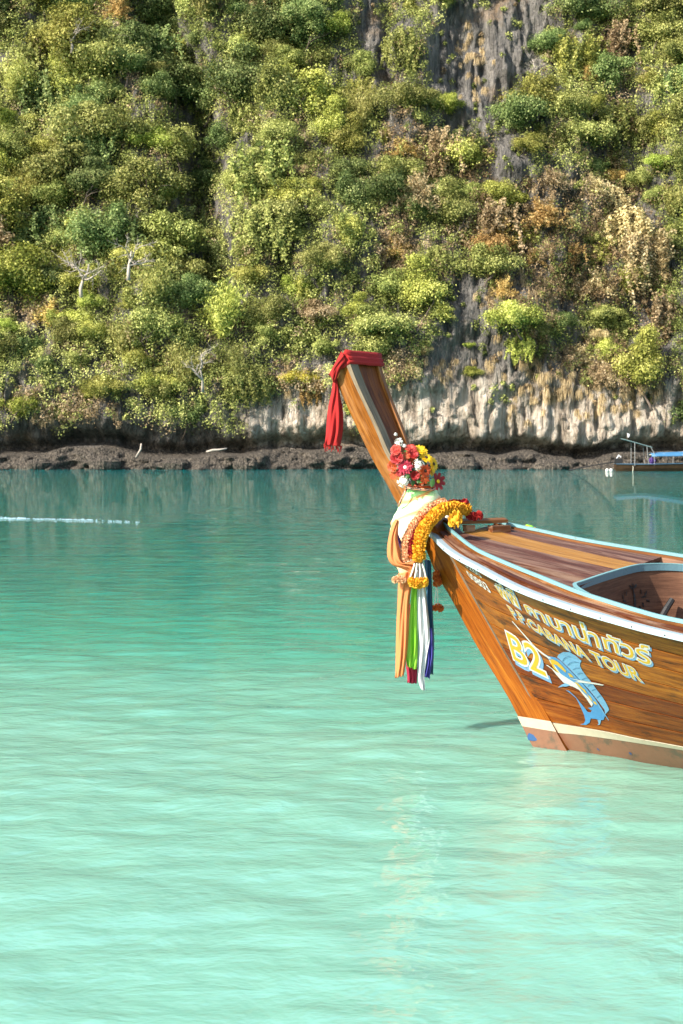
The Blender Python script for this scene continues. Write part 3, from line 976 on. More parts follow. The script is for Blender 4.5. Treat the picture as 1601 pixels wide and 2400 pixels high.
# wake of a passing boat
def wake():
    r = np.random.default_rng(5)
    V, Q = [], []
    b = 0
    for x0, x1, y0, y1, n, sp in ((-40, 215, 1214, 1219, 360, .7), (-40, 60, 1213, 1216, 160, 1.2), (190, 330, 1218, 1224, 60, 1.5)):
        for _ in range(n):
            t = r.random()
            px = x0 + (x1 - x0) * t; py = y0 + (y1 - y0) * t + r.normal() * sp
            Y = FPX * CAMZ / (py - HOR)
            c = np.array([(px - CXP) / FPX * Y, Y, .004])
            a = r.uniform(.008, .026); h = a * r.uniform(.2, .5)
            k = 6
            ring = [c + np.array([math.cos(q) * a * r.uniform(.8, 2.2), math.sin(q) * a, 0]) for q in np.arange(k) * 2 * math.pi / k]
            V += ring + [c + np.array([0, 0, h])]
            Q += [(b + i, b + (i + 1) % k, b + k) for i in range(k)]
            b += k + 1
    me = fast_mesh('wake_foam', np.array(V), np.array(Q), smooth=True)
    m, n_, l_, bs = nmat('foam')
    bs.inputs['Base Color'].default_value = (.36, .50, .54, 1)
    bs.inputs['Roughness'].default_value = .5
    me.materials.append(m)
    tag(dobj('wake_foam', me), 'white streak of foam on the dark water at left', 'foam', kind='stuff')


wake()

# ------------------------------------------------------------------ the near longtail boat (x aft, y to starboard, z up; z = 0 is the water)
BO = (0.67, 9.98, 0.0)
BROT = math.radians(-36)
RAIL = crom([(-.012, -.07, 1.407), (.368, -.41, 1.306), (.716, -.62, 1.229), (1.117, -.85, 1.145), (1.44, -.965, 1.088), (1.795, -1.05, 1.033),
             (2.285, -1.13, .969), (3.2, -1.2, .88), (5.0, -1.2, .80), (7.5, -1.1, .82), (9.0, -.95, .90)], 120)
INNER = crom([(.048, 0.0, 1.451), (.28, -.205, 1.389), (.575, -.44, 1.318), (.91, -.60, 1.248), (1.2, -.72, 1.192), (1.49, -.855, 1.14), (1.74, -.935, 1.10),
              (1.97, -1.0, 1.065), (2.25, -1.045, 1.03), (3.2, -1.10, .945), (5.0, -1.10, .865), (7.5, -1.0, .885), (9.0, -.86, .96)], 120)
FAR = crom([(.20, .46, 1.454), (.53, .505, 1.398), (.91, .54, 1.336), (1.54, .675, 1.252), (2.3, .80, 1.16), (3.4, .92, 1.06), (5.0, .95, .98), (7.5, .85, .98), (9.0, .7, 1.04)], 90)


def samp(C, s):
    """point of a rail curve at station s"""
    s = np.asarray(s, float)
    return np.stack([s, np.interp(s, C[:, 0], C[:, 1]), np.interp(s, C[:, 0], C[:, 2])], -1)


QK = [0, .25, .6, 1.0, 1.35, 1.75, 2.3, 3.2, 5.0, 9.0]
TS = [.17, .36, .65, 1.02, 1.36, 1.76, 2.3, 3.2, 5.0, 9.0]
WS = [1.0, 1.14, 1.34, 1.6, 1.84, 2.1, 2.52, 3.3, 5.0, 9.0]
WW = [-.06, -.075, -.09, -.10, -.12, -.16, -.23, -.42, -.75, -.70]


def HULL(q, v):
    """port side: q runs aft from the stem, v = 0 under the rail, 1 at the water, to 1.3 below it"""
    t = samp(RAIL, np.interp(q, QK, TS)); t = t + np.array([.0, .045, -.02])
    w = np.array([np.interp(q, QK, WS), np.interp(q, QK, WW), 0.0])
    p = t * (1 - v) + w * v
    if v < 1:
        out = np.array([t[2] * .35, -1.0, -.45]); out /= np.linalg.norm(out)
        k = .045 * min(1, .25 + q * .7)
        p = p + out * k * math.sin(math.pi * v) * (1 - .3 * v)
    else:
        p = p * 1.0; p[1] += (v - 1) * .5; p[0] += .0
    return p


def HULLN(q, v):
    e = 1e-3
    a = HULL(q + e, v) - HULL(max(q - e, 0), v); b = HULL(q, v + e) - HULL(q, v - e)
    n = np.cross(a, b); n /= np.linalg.norm(n)
    return -n if n[1] > 0 else n

TEXTQ = {   # corners on the hull (q, v): top left, top right, bottom left, bottom right
    'P.P.' : [(.662, .1864), (.8327, .1968), (.6514, .2523), (.8004, .266)] ,
    'CABANA' : [(.8586, .2072), (1.3299, .2668), (.8119, .2678), (1.3078, .3382)] ,
    'TOUR' : [(1.3818, .2686), (1.7273, .3027), (1.3463, .3498), (1.695, .3831)] ,
    'PP_th' : [(.6761, .0889), (.9158, .0844), (.6624, .1405), (.8671, .1606)] ,
    'CAB_th' : [(.9659, .1108), (1.573, .1385), (.9389, .1646), (1.515, .2281)] ,
    'TOUR_th' : [(1.6091, .1478), (1.9392, .1528), (1.5668, .2185), (1.8806, .2483)] ,
    'B2' : [(.3302, .3815), (.6966, .4009), (.1216, .5533), (.5298, .5802)] ,
    'num' : [(.2681, .0867), (.5304, .1025), (.2642, .1266), (.5184, .158)] ,
    'num0' : [(.3557, .025), (.5203, .0425), (.3308, .057), (.5346, .0806)] ,
}
FISH = {   # outlines of the painted sailfish on the hull (q, v)
    'bill' : [(.5629, .2906), (.5789, .2869), (.6763, .4029), (.7276, .4208), (.7705, .4325), (.8097, .4349), (.7574, .4473), (.7068, .435), (.6519, .4136)] ,
    'back' : [(.7276, .4208), (.7747, .4297), (.8782, .4168), (.9231, .4261), (.9672, .4758), (1.002, .5372), (1.0165, .6126), (1.0013, .6817), (.979, .7208), (.9114, .7577), (.8524, .7707), (.8059, .7686), (.7479, .7746), (.6921, .805), (.6252, .8256), (.5401, .8328), (.6091, .8193), (.6578, .7969), (.6897, .7657), (.7187, .722), (.7488, .6631), (.719, .643), (.6807, .6287), (.7243, .6276), (.7566, .6577), (.7652, .6982), (.7703, .7355), (.8085, .7319), (.8436, .7159), (.8127, .7057), (.8751, .6937), (.9255, .6724), (.9228, .6166), (.8831, .581), (.8115, .573), (.7775, .5501), (.7529, .4971), (.7491, .453)] ,
    'lowfin' : [(.8254, .7723), (.8678, .7685), (.8108, .8001), (.7752, .8078), (.8068, .7942)] ,
    'sail' : [(.904, .4094), (.9599, .3831), (1.0545, .3485), (1.1339, .3325), (1.1789, .3421), (1.2051, .3665), (1.1657, .3874), (1.1372, .4104), (1.1227, .4391), (1.1225, .4737), (1.1293, .5029), (1.1231, .5481), (1.1237, .588), (1.1148, .621), (1.096, .6558), (1.0794, .6744), (.987, .7151), (1.0237, .6821), (1.0285, .6324), (1.0228, .5676), (.9964, .5125), (.9664, .459), (.9273, .4232)] ,
    'belly' : [(.7532, .4502), (.7719, .4608), (.7805, .5247), (.8494, .5409), (.9019, .5563), (.9087, .5977), (.9337, .6319), (.9309, .6628), (.883, .6881), (.8904, .6395), (.8808, .5942), (.8225, .5857), (.7615, .5902), (.7257, .58), (.703, .543), (.6938, .5142), (.6447, .501), (.6757, .4973), (.7131, .5127), (.7422, .5277), (.74, .5118), (.7397, .4711)] ,
    'yellow1' : [(.7629, .4523), (.8133, .4383), (.8673, .4417), (.8873, .4625), (.8951, .486), (.8667, .5), (.8386, .4847), (.8098, .4697), (.7707, .4732), (.7564, .5005), (.7737, .5178), (.7504, .5221), (.7294, .5015)] ,
    'yellow2' : [(.8972, .4961), (.9306, .4958), (.9386, .5132), (.8858, .5214)] ,
    'yellow3' : [(.8985, .5442), (.9397, .547), (.9526, .5724), (.9223, .5823)] ,
    'yellow4' : [(.9276, .5728), (.9664, .5741), (.9555, .6021), (.9364, .6012)] ,
    'yellow5' : [(.95, .6031), (.9716, .6165), (.9551, .6456), (.9391, .6397)] ,
    'yellow6' : [(.9591, .6427), (.9884, .642), (.9773, .6615), (.9535, .6611)] ,
    'pect' : [(.8619, .5323), (.9516, .5213), (1.0817, .5056), (1.1896, .4948), (1.2633, .4914), (1.2311, .5011), (1.1339, .5108), (1.0245, .526), (.8887, .5482), (.9782, .5255)] ,
    'pelvic' : [(.5928, .6304), (.6795, .6002), (.7517, .5795), (.7953, .5843), (.7271, .6024), (.6712, .6118)] ,
    'line' : [(.874, .4197), (.9146, .4321), (.9546, .4847), (.9897, .546), (1.0086, .6185), (.9957, .6915), (.9751, .7526), (.9688, .7513), (.9813, .6961), (.9942, .6234), (.9746, .5511), (.939, .4899), (.9019, .438)] ,
    'r1' : [(.9465, .4213), (.9993, .3956), (1.0612, .3721), (1.1124, .3611), (1.1088, .364), (1.0587, .3752), (1.0019, .3971), (.9505, .4225)] ,
    'r2' : [(.9756, .4382), (1.0412, .4102), (1.1038, .3908), (1.1633, .3836), (1.1597, .3865), (1.0993, .3943), (1.0408, .4128), (.9774, .4404)] ,
    'r3' : [(1.0122, .4538), (1.0599, .4362), (1.1246, .4215), (1.1209, .4244), (1.0573, .4393), (1.0139, .4559)] ,
    'r4' : [(1.024, .4776), (1.0736, .4602), (1.112, .4533), (1.1083, .4562), (1.071, .4633), (1.0257, .4798)] ,
    'r5' : [(1.0338, .5047), (1.0819, .4882), (1.1201, .4785), (1.1164, .4814), (1.0793, .4913), (1.0354, .507)] ,
    'r6' : [(1.0414, .5421), (1.0875, .5241), (1.1205, .5156), (1.1169, .5185), (1.0849, .5272), (1.0419, .5446)] ,
    'r7' : [(1.0551, .5633), (1.0966, .5487), (1.1208, .5441), (1.1171, .547), (1.094, .5518), (1.0555, .5659)] ,
    'r8' : [(1.0473, .6067), (1.0963, .5863), (1.1204, .5819), (1.1167, .5848), (1.0937, .5895), (1.0487, .609)] ,
}
boat = empty('longtail_boat', BO, BROT, 'varnished wooden longtail boat with lettered bow and tall prow, in the foreground', 'boat')


def gap_lerp(A, B, t):
    return A * (1 - t) + B * t


# hull planking, port side: strakes from the rail to the boot stripe
QS = np.concatenate([np.linspace(0, 2.4, 44), np.linspace(2.55, 9.0, 26)])
def vtop(q): return float(np.interp(q, [0, .43, .83, 1.17, 1.6, 3, 9], [.872, .855, .842, .838, .826, .82, .80]))
def vbot(q): return float(np.interp(q, [0, .35, .94, 1.58, 3, 9], [.922, .902, .878, .852, .845, .83]))
hull = MB()
# ribs and inner skin of the hull (seen from inside and at the seams)
rings = []
for q in QS:
    r = [HULL(q, v) + np.array([0, .03, 0]) for v in np.linspace(0, 1.3, 8)]
    rings.append([tuple(p) for p in r])
hull.loft(rings, False, False)
rings = []
for s in np.linspace(.2, 9, 40):
    f = samp(FAR, s)
    k = float(np.interp(s, [.2, 1.0, 3, 5, 9], [1.0, 1.0, 1, 1, 1]))
    w0 = float(np.interp(s, [.2, 1.0, 3, 5, 9], [.10, .12, .35, .62, .55]))
    sb = s + float(np.interp(s, [.2, 2.3, 9], [.75, .2, 0]))
    rings.append([(s * (1 - v) + sb * v, (f[1] - .01) * (1 - v) + w0 * v + .06 * math.sin(math.pi * v), f[2] * (1 - v) - .02 - .3 * max(0, v - 1)) for v in np.linspace(0, 1.25, 7)])
hull.loft(rings, False, False)
hull_o = hull.build('hull', M['interior'], boat, True)

NST = 7
edges = np.linspace(0, 1, NST + 1) ** 0.94
for k in range(NST):
    A, B, N = [], [], []
    for q in QS:
        vt = vtop(q)
        g = .0040
        v0, v1 = edges[k] * vt + g, edges[k + 1] * vt - g
        A.append(HULL(q, v0)); B.append(HULL(q, v1)); N.append(HULLN(q, (v0 + v1) / 2))
    # a middle line keeps the strake curved across its width
    mb = MB()
    rr = []
    for (a, b, n, q) in zip(A, B, N, QS):
        vt = vtop(q); vm = (edges[k] + edges[k + 1]) / 2 * vt
        c = HULL(q, vm)
        rr.append([tuple(a), tuple(c), tuple(b), tuple(b - n * .02), tuple(a - n * .02)])
    mb.loft(rr, True, True)
    mb.build('plank', M['hull'], hull_o)
# boot stripe and bottom
mb = MB(); A, B, N = [], [], []
for q in QS:
    A.append(HULL(q, vtop(q) + .0005)); B.append(HULL(q, vbot(q))); N.append(HULLN(q, vtop(q)))
A = [a + n * .0025 for a, n in zip(A, N)]; B = [b + n * .0025 for b, n in zip(B, N)]
mb.strip([tuple(a) for a in A], [tuple(b) for b in B], [tuple(n) for n in N], .02).build('boot_stripe', M['whitestripe'], boat)
mb = MB(); rr = []
for q in QS:
    rr.append([tuple(HULL(q, v)) for v in np.linspace(vbot(q) + .001, 1.3, 7)])
mb.loft(rr, False, False).build('bottom', M['bottom'], boat, True)
for px_q, px_v, w, h in ((.92, .955, .016, .008), (.55, .965, .014, .006)):
    mb = MB(); V = []
    for i in range(9):
        a = 2 * math.pi * i / 9; r = random.uniform(.6, 1.2)
        q, v = px_q + math.cos(a) * w * r, px_v + math.sin(a) * h * r
        V.append(tuple(HULL(q, v) + HULLN(q, v) * .003))
    mb.add(V, [tuple(range(9))]).build('paint_spot', M['bluespot'], boat)

# stem post: lead and aft corners by height (s, half width, z)
LEAD = crom([(1.02, .06, -.35), (.79, .07, 0.0), (.617, .08, .298), (.362, .08, .638), (.164, .08, .939), (.046, .085, 1.101), (-.06, .09, 1.314), (-.255, .095, 1.577)], 26)
AFTC = crom([(1.30, .08, -.35), (1.06, .10, 0.0), (.875, .115, .298), (.635, .125, .638), (.425, .13, .939), (.315, .135, 1.101), (.16, .135, 1.314), (-.03, .14, 1.577)], 26)
rings = []
for a, b in zip(LEAD, AFTC):
    rings.append([(a[0], -a[1], a[2]), (a[0] - .015, -a[1] * .35, a[2]), (a[0] - .015, a[1] * .35 + .03, a[2]), (a[0], a[1] + .03, a[2]), (b[0], b[1] + .02, b[2]), (b[0], -b[1], b[2])])
stem_o = MB().loft(rings).build('stem_post', M['stem'], boat)
# pale worn bead along the seam between stem and planking
rings = [tuple(HULL(0, v) + HULLN(0.03, v) * .004) for v in np.linspace(.03, vtop(0) - .005, 22)]
MB().tube(rings, .007, 5).build('seam_bead', M['greywood'], boat)
# stripe and bottom paint carried round the stem
def stem_ring(z, o):
    a = [np.interp(z, LEAD[:, 2], LEAD[:, i]) for i in (0, 1)]; b = [np.interp(z, AFTC[:, 2], AFTC[:, i]) for i in (0, 1)]
    return [(b[0] + o, -b[1] - o, z), (a[0] - o * .5, -a[1] - o, z), (a[0] - .015 - o, -a[1] * .35, z), (a[0] - .015 - o, a[1] * .35 + .03, z), (a[0], a[1] + .03 + o, z), (b[0], b[1] + .02 + o, z)]
MB().loft([stem_ring(.185, .004), stem_ring(.12, .004)], False, False).build('stem_stripe', M['whitestripe'], boat)
MB().loft([stem_ring(.119, .003), stem_ring(.05, .003), stem_ring(-.3, .003)], False, False).build('stem_bottom', M['bottom'], boat)
V = [(a[0] - .02, -.09 - .004, a[2]) for a in []]
# blue blot on the forefoot
z0 = .055
a = [float(np.interp(z0, LEAD[:, 2], LEAD[:, i])) for i in (0, 1)]
V = [(a[0] + .035 + .045 * math.cos(t) * random.uniform(.7, 1.2), -a[1] - .011, z0 + .028 * math.sin(t) * random.uniform(.7, 1.2)) for t in [k * .698 for k in range(9)]]
MB().add(V, [tuple(range(9))]).build('paint_spot', M['bluespot'], boat)

# prow: two cheek planks with a recessed board between them, raking up and forward
LE = crom([(-.08, .09, 1.314), (-.28, .095, 1.577), (-.378, .10, 1.73), (-.480, .112, 1.884), (-.612, .130, 2.124), (-.77, .165, 2.455), (-.80, .172, 2.52)], 30)
AF = crom([(.16, .12, 1.314), (-.045, .125, 1.577), (-.17, .135, 1.75), (-.31, .150, 1.93), (-.40, .165, 2.12), (-.56, .19, 2.43), (-.655, .205, 2.66)], 30)
prow = empty('prow', (0, 0, 0)); prow.parent = boat
def prow_plank(f0, f1, rec, mat, nm='plank'):
    rings = []
    for a, b in zip(LE, AF):
        d = Vector((b[0] - a[0], 0, b[2] - a[2])).normalized()
        back = Vector((b[0], 0, b[2])) - d * rec
        rings.append([(a[0], a[1] * f0 + .02, a[2]), (back.x, b[1] * f0 + .02, back.z), (back.x, b[1] * f1 + .02, back.z), (a[0], a[1] * f1 + .02, a[2])])
    return MB().loft(rings).build(nm, mat, prow)
prow_plank(-1.0, -.52, 0, M['prow'])
prow_plank(.78, 1.0, 0, M['prow'])
prow_plank(-.515, .11, .022, M['prowdark'])
prow_plank(.115, .775, .022, M['prowdark'])
# grey weathered edge along the aft face of the near cheek
rings = []
for a, b in zip(LE, AF):
    d = Vector((b[0] - a[0], 0, b[2] - a[2])).normalized()
    p = Vector((b[0], 0, b[2]))
    q = p + d * .004
    rings.append([(p.x - d.x * .03, -b[1] * 1.005 + .017, p.z - d.z * .03), (q.x, -b[1] * 1.005 + .017, q.z), (q.x, -b[1] * .53 + .02, q.z), (p.x - d.x * .01, -b[1] * .53 + .02, p.z - d.z * .01)])
MB().loft(rings).build('cheek_edge', M['greywood'], prow)

# rails
def rail_strip(C, s0, s1, n, wid, hgt, dz, dw, mat, nm, side=-1, flare=0.0):
    mb = MB(); rings = []
    for s in np.concatenate([np.linspace(s0, min(2.6, s1), n), np.linspace(2.8, s1, 16)] if s1 > 2.8 else [np.linspace(s0, s1, n)]):
        p = samp(C, s); 
        p = (p[0], p[1] + dw, p[2] + dz)
        rings.append([(p[0], p[1], p[2]), (p[0], p[1] + wid, p[2] + flare), (p[0], p[1] + wid, p[2] - hgt + flare), (p[0], p[1], p[2] - hgt)])
    return mb.loft(rings).build(nm, mat, boat)
rail_strip(RAIL, .0, 9, 46, .085, .033, 0, -.034, M['bluepaint'], 'rub_rail')
rail_strip(INNER, .05, 9, 46, .020, .022, .008, -.002, M['aquapaint'], 'inner_rail')
rail_strip(INNER, .05, 9, 46, .017, .030, -.0145, .001, M['cover'], 'inner_rail_board')
rail_strip(FAR, .2, 9, 30, .03, .02, .004, -.002, M['aquapaint'], 'far_rail')
rail_strip(FAR, .2, 9, 30, .025, .075, -.018, -.016, M['deckorange'], 'far_rail_board')
rail_strip(FAR, .2, 9, 30, .035, .04, -.06, .01, M['bluepaint'], 'far_rub_rail')
# nail heads on the rub rail
for s in np.arange(.3, 2.5, .21):
    p = samp(RAIL, s)
    mb = MB()
    V = [(p[0] + .005 * math.cos(t), p[1] - .0365, p[2] - .02 + .005 * math.sin(t)) for t in np.arange(6) * math.pi / 3]
    mb.add(V, [tuple(range(6))]).build('nail', M['black'], boat)
# covering boards between rub rail and inner rail
cover = empty('covering_board', (0, 0, 0)); cover.parent = boat
for k, (f0, f1, up) in enumerate(((.03, .30, .0), (.31, .56, .012), (.57, .97, .0))):
    A, B, N = [], [], []
    for t in np.linspace(0, 1, 60):
        s = .03 + t * 2.6 if t < .8 else 2.11 + (t - .8) * 34
        s = min(s, 8.9)
        a = samp(RAIL, s) + np.array([0, .012, -.004]); b = samp(INNER, s + .02) + np.array([0, 0, -.030])
        A.append(tuple(gap_lerp(a, b, f0) + np.array([0, 0, up]))); B.append(tuple(gap_lerp(a, b, f1) + np.array([0, 0, up])))
        N.append((0, -.25, .97))
    MB().strip(A, B, N, .02).build('plank', M['cover'], cover)

# bow deck
deck = empty('bow_deck', (0, 0, 0)); deck.parent = boat
SE = 1.40                                                        # the well starts here
def deckz(s, w): return 1.41 - .2 * s + .02 * s * s + .08 * w + .018
def deck_start(w):
    ss = np.linspace(.16, 2.5, 300)
    if w < 0:
        i = samp(INNER, ss)[:, 1]
        ok = np.where(i + .02 < w)[0]
        return float(ss[ok[0]]) if len(ok) else None
    return .20
bw = [-1.02, -.90, -.775, -.645, -.52, -.39, -.255, -.12, .02, .165, .29, .42, .55, .68]
mats = ['deckdark', 'deckdark', 'deckdark', 'deckdark', 'cover', 'deckdark', 'deckdark', 'deckdark', 'deckorange', 'deckorange', 'deckdark', 'deckdark', 'deckdark']
for k in range(len(bw) - 1):
    w0, w1 = bw[k] + .002, bw[k + 1] - .002
    s0a, s0b = deck_start(w0), deck_start(w1)
    end = SE + .001
    if s0a is None: s0a = end
    if s0b is None: continue
    if min(s0a, s0b) >= end - .05: continue
    A, B, N = [], [], []
    for t in np.linspace(0, 1, 14):
        sa = s0a + (end - s0a) * t; sb = s0b + (end - s0b) * t
        fa = float(samp(FAR, sa)[1]) - .02; fb = float(samp(FAR, sb)[1]) - .02
        wa, wb = min(w0, fa), min(w1, fb)
        A.append((sa, wa, deckz(sa, wa))); B.append((sb, wb, deckz(sb, wb))); N.append((.15, -.08, .98))
    MB().strip(A, B, N, .025).build('plank', M[mats[k]], deck)
# breasthook plate and cleat blocks at the very bow
mb = MB()
mb.strip([(.02 + .27 * t, .02 + .42 * t, 1.478 + .0 * t) for t in np.linspace(0, 1, 6)], [(.14 + .20 * t, -.03 + .44 * t, 1.466) for t in np.linspace(0, 1, 6)], [(0, 0, 1)] * 6, .022)
mb.build('breasthook', M['deckorange'], boat)
for s, w, ln, nm in ((.20, .10, .07, 'cleat_block'), (.33, .30, .17, 'cleat_block')):
    mb = MB(); d = Vector((.42, .9, 0)).normalized()
    c = Vector((s, w, deckz(s, w) + .022))
    nrm = Vector((-d.y, d.x, 0))
    rings = []
    for t in (-1, -.9, .9, 1):
        k = .75 if abs(t) == 1 else 1
        p = c + d * ln / 2 * t
        rings.append([p + nrm * .03 * k + Vector((0, 0, .02 * k)), p - nrm * .03 * k + Vector((0, 0, .02 * k)), p - nrm * .03 * k - Vector((0, 0, .025)), p + nrm * .03 * k - Vector((0, 0, .025))])
    mb.loft(rings).build(nm, M['cover'], boat)

# well: coaming round the opening, bulkhead, lining, floor
CO = [(2.9, -1.06), (2.3, -1.02), (1.9, -.955), (1.65, -.86), (1.48, -.745), (1.405, -.67), (1.388, -.62), (1.39, -.54), (1.395, -.21), (1.42, .14), (1.47, .28), (1.56, .40), (1.72, .50), (2.2, .66), (2.9, .78)]
CO = crom([(a, b, 0) for a, b in CO], 70)
rings = []
for i, p in enumerate(CO):
    t = CO[min(i + 1, len(CO) - 1)] - CO[max(i - 1, 0)]; t /= np.linalg.norm(t)
    o = np.array([t[1], -t[0], 0])                                # towards the opening
    z = deckz(p[0], p[1])
    a, b = p + o * .010, p - o * .010
    rings.append([(a[0], a[1], z + .018), (b[0], b[1], z + .018), (b[0], b[1], z - .028), (a[0], a[1], z - .028)])
MB().loft(rings).build('coaming', M['coampaint'], boat)
rings = [[(p[0] + .002 if 0 else p[0], p[1], deckz(p[0], p[1]) + .0312 + dz) for dz in (0,)] for p in CO]
rr = []
for i, p in enumerate(CO):
    t = CO[min(i + 1, len(CO) - 1)] - CO[max(i - 1, 0)]; t /= np.linalg.norm(t); o = np.array([t[1], -t[0], 0])
    z = deckz(p[0], p[1]) + .0205
    a, b = p + o * .0115, p - o * .0115
    rr.append([(a[0], a[1], z), (b[0], b[1], z), (b[0], b[1], z - .006), (a[0], a[1], z - .006)])
MB().loft(rr).build('coaming_cap', M['aquapaint'], boat)
mb = MB(); rr = []
for i, p in enumerate(CO):
    rr.append([(p[0], p[1], deckz(p[0], p[1]) - .026), (p[0] + .01, p[1] * .97 if p[1] > 0 else max(p[1] * .75, -.55) if p[0] < 2.3 else p[1] * .75, .75), (p[0] + .015, p[1] * .9 if p[1] > 0 else max(p[1], float(np.interp(p[0], [1.4, 2.0, 2.6, 3.4], [-.22, -.36, -.50, -.64]))), .30)])
well = mb.loft(rr, False, False).build('bulkhead', M['interior'], boat, True)
FS = np.linspace(1.40, 8.6, 14)
FW = np.interp(FS, [1.4, 2.0, 2.6, 3.4, 5, 8.6], [-.20, -.34, -.48, -.62, -.8, -.7])
MB().strip([(s, float(w), .305) for s, w in zip(FS, FW)], [(s, .62 if s > 3 else .40, .305) for s in FS], [(0, 0, 1)] * 14, .02).build('floor', M['deckdark'], boat)
# side decks aft of the bow deck, far and near
MB().strip([tuple(samp(FAR, s) + np.array([0, -.02, -.07])) for s in np.linspace(SE + .01, 8.9, 20)],
           [(s, float(samp(FAR, s)[1]) - .19, float(samp(FAR, s)[2]) - .085) for s in np.linspace(SE + .01, 8.9, 20)], [(0, 0, 1)] * 20, .02).build('side_deck', M['deckdark'], boat)
MB().strip([tuple(samp(INNER, s) + np.array([0, .03, -.045])) for s in np.linspace(1.75, 8.9, 20)],
           [tuple(samp(INNER, s) + np.array([0, .10, -.045])) for s in np.linspace(1.75, 8.9, 20)], [(0, 0, 1)] * 20, .02).build('side_deck', M['deckdark'], boat)
# benches and transom out of sight aft
for s in (4.2, 5.6, 7.0):
    MB().box((s, -.12, .66), (.34, 1.9, .04)).build('bench', M['cover'], boat)
MB().loft([[(8.98, -.9, .9), (8.98, .66, .95), (8.98, .5, -.25), (8.98, -.6, -.25)], [(9.03, -.9, .9), (9.03, .66, .95), (9.03, .5, -.25), (9.03, -.6, -.25)]]).build('transom', M['hull'], boat)
# painted sprig on the bulkhead and the black lever beside it
def bulk(w, z, off=.008):
    i = int(np.argmin(np.abs(CO[18:60, 1] - w))) + 18
    zt = deckz(CO[i][0], CO[i][1]) - .026; t = (zt - z) / (zt - .30)
    return (CO[i][0] + .01 * t + off, w * (1 - .03 * t), z)
sprig = empty('painted_sprig', (0, 0, 0)); sprig.parent = boat
def leafd(w, z, ang, ln):
    mb = MB(); V = []
    for a, r in ((0, 1), (.5, .55), (2.64, .25), (3.6, .25), (5.8, .55)):
        dw, dz = math.cos(a + ang) * ln * r, math.sin(a + ang) * ln * r
        V.append(bulk(w + dw, z + dz))
    mb.add(V, [tuple(range(len(V)))]).build('painted_leaf', M['black'], sprig)
W0 = .12
mb = MB()
for t in np.linspace(0, 1, 9):
    V = [bulk(W0 + .02 * math.sin(t * 3) - .010, .86 + .20 * t), bulk(W0 + .02 * math.sin(t * 3) + .010, .86 + .20 * t),
         bulk(W0 + .02 * math.sin((t + .125) * 3) + .009, .86 + .20 * (t + .125)), bulk(W0 + .02 * math.sin((t + .125) * 3) - .009, .86 + .20 * (t + .125))]
    mb.add(V, [(0, 1, 2, 3)])
for w, z, a in ((.12, 1.075, 1.6), (.10, 1.07, 2.4), (.14, 1.07, .8), (.02, .99, 2.8), (.0, 1.01, 2.0), (.03, 1.03, 1.4), (-.01, .97, 3.6), (.03, .97, 4.5), (.05, .94, 3.9),
                (.22, 1.0, .3), (.24, 1.02, 1.1), (.21, 1.03, 1.7), (.25, .98, -.5), (.22, .96, -1.2), (.19, .94, -.8)):
    leafd(w, z, a, .030)
mb.build('painted_stalk', M['black'], sprig)
MB().tube([(1.52, .16, .74), (1.58, .30, .93), (1.60, .345, .985)], [.022, .022, .020], 8).build('lever', M['black'], boat)


# ------------------------------------------------------------------ lettering and the painted sailfish, lying on the planking
def hull_decal(name, V2, F, off, mat, parent):
    V = [tuple(HULL(q, v) + HULLN(q, v) * off) for q, v in V2]
    return mobj(name, V, F, mat, parent)


def text_mesh(body, offset):
    c = bpy.data.curves.new('lettering', 'FONT')
    c.body = body; c.offset = offset; c.resolution_u = 4
    o = bpy.data.objects.new('lettering_source', c)
    col.objects.link(o)
    dg = bpy.context.evaluated_depsgraph_get()
    me = o.evaluated_get(dg).to_mesh()
    V = [(v.co.x, v.co.y) for v in me.vertices]
    F = [tuple(p.vertices) for p in me.polygons]
    o.evaluated_get(dg).to_mesh_clear()
    bpy.data.objects.remove(o); bpy.data.curves.remove(c)
    return V, F


def lettering(name, body, key, hgt, bold, layers, skew=0.0):
    """body set into the quadrilateral key; hgt = height of the capitals in font units"""
    tl, tr, bl, br = [np.array(p) for p in TEXTQ[key]]
    V0, _ = text_mesh(body, 0.0)
    x0, x1 = min(v[0] for v in V0), max(v[0] for v in V0)
    part = empty(name, (0, 0, 0)); part.parent = boat
    for nm, offs, dx, dy, lift, mat in layers:
        V, F = text_mesh(body, offs + bold)
        Q = []
        for x, y in V:
            a = (x - x0) / (x1 - x0) + dx / (x1 - x0); b = y / hgt + dy
            Q.append((bl * (1 - a) + br * a) * (1 - b) + (tl * (1 - a) + tr * a) * b)
        hull_decal(nm, Q, F, lift, mat, part)
    return part


L3 = [('drop_shade', .028, .05, -.13, .0030, M['txtblue']), ('outline', .034, 0, 0, .0042, M['txtwhite']), ('fill', -.012, 0, 0, .0054, M['txtyellow'])]
lettering('thai_lettering', 'พีพี', 'PP_th', .52, .012, L3)
lettering('thai_lettering', 'คาบาน่า', 'CAB_th', .56, .012, L3)
lettering('thai_lettering', 'ทัวร์', 'TOUR_th', .56, .012, L3)
lettering('lettering', 'P.P.', 'P.P.', .70, .004, L3)
lettering('lettering', 'CABANA', 'CABANA', .70, .02, L3)
lettering('lettering', 'TOUR', 'TOUR', .70, .02, L3)
lettering('boat_number', 'B2', 'B2', .70, .018, L3)
lettering('registration_number', '00803', 'num', .70, .0, [('digits', .02, 0, 0, .0035, M['txtwhite'])])
lettering('registration_number', '5260', 'num0', .70, .0, [('digits', .012, 0, 0, .0035, M['txtwhite'])])
fish = empty('painted_sailfish', (0, 0, 0)); fish.parent = boat
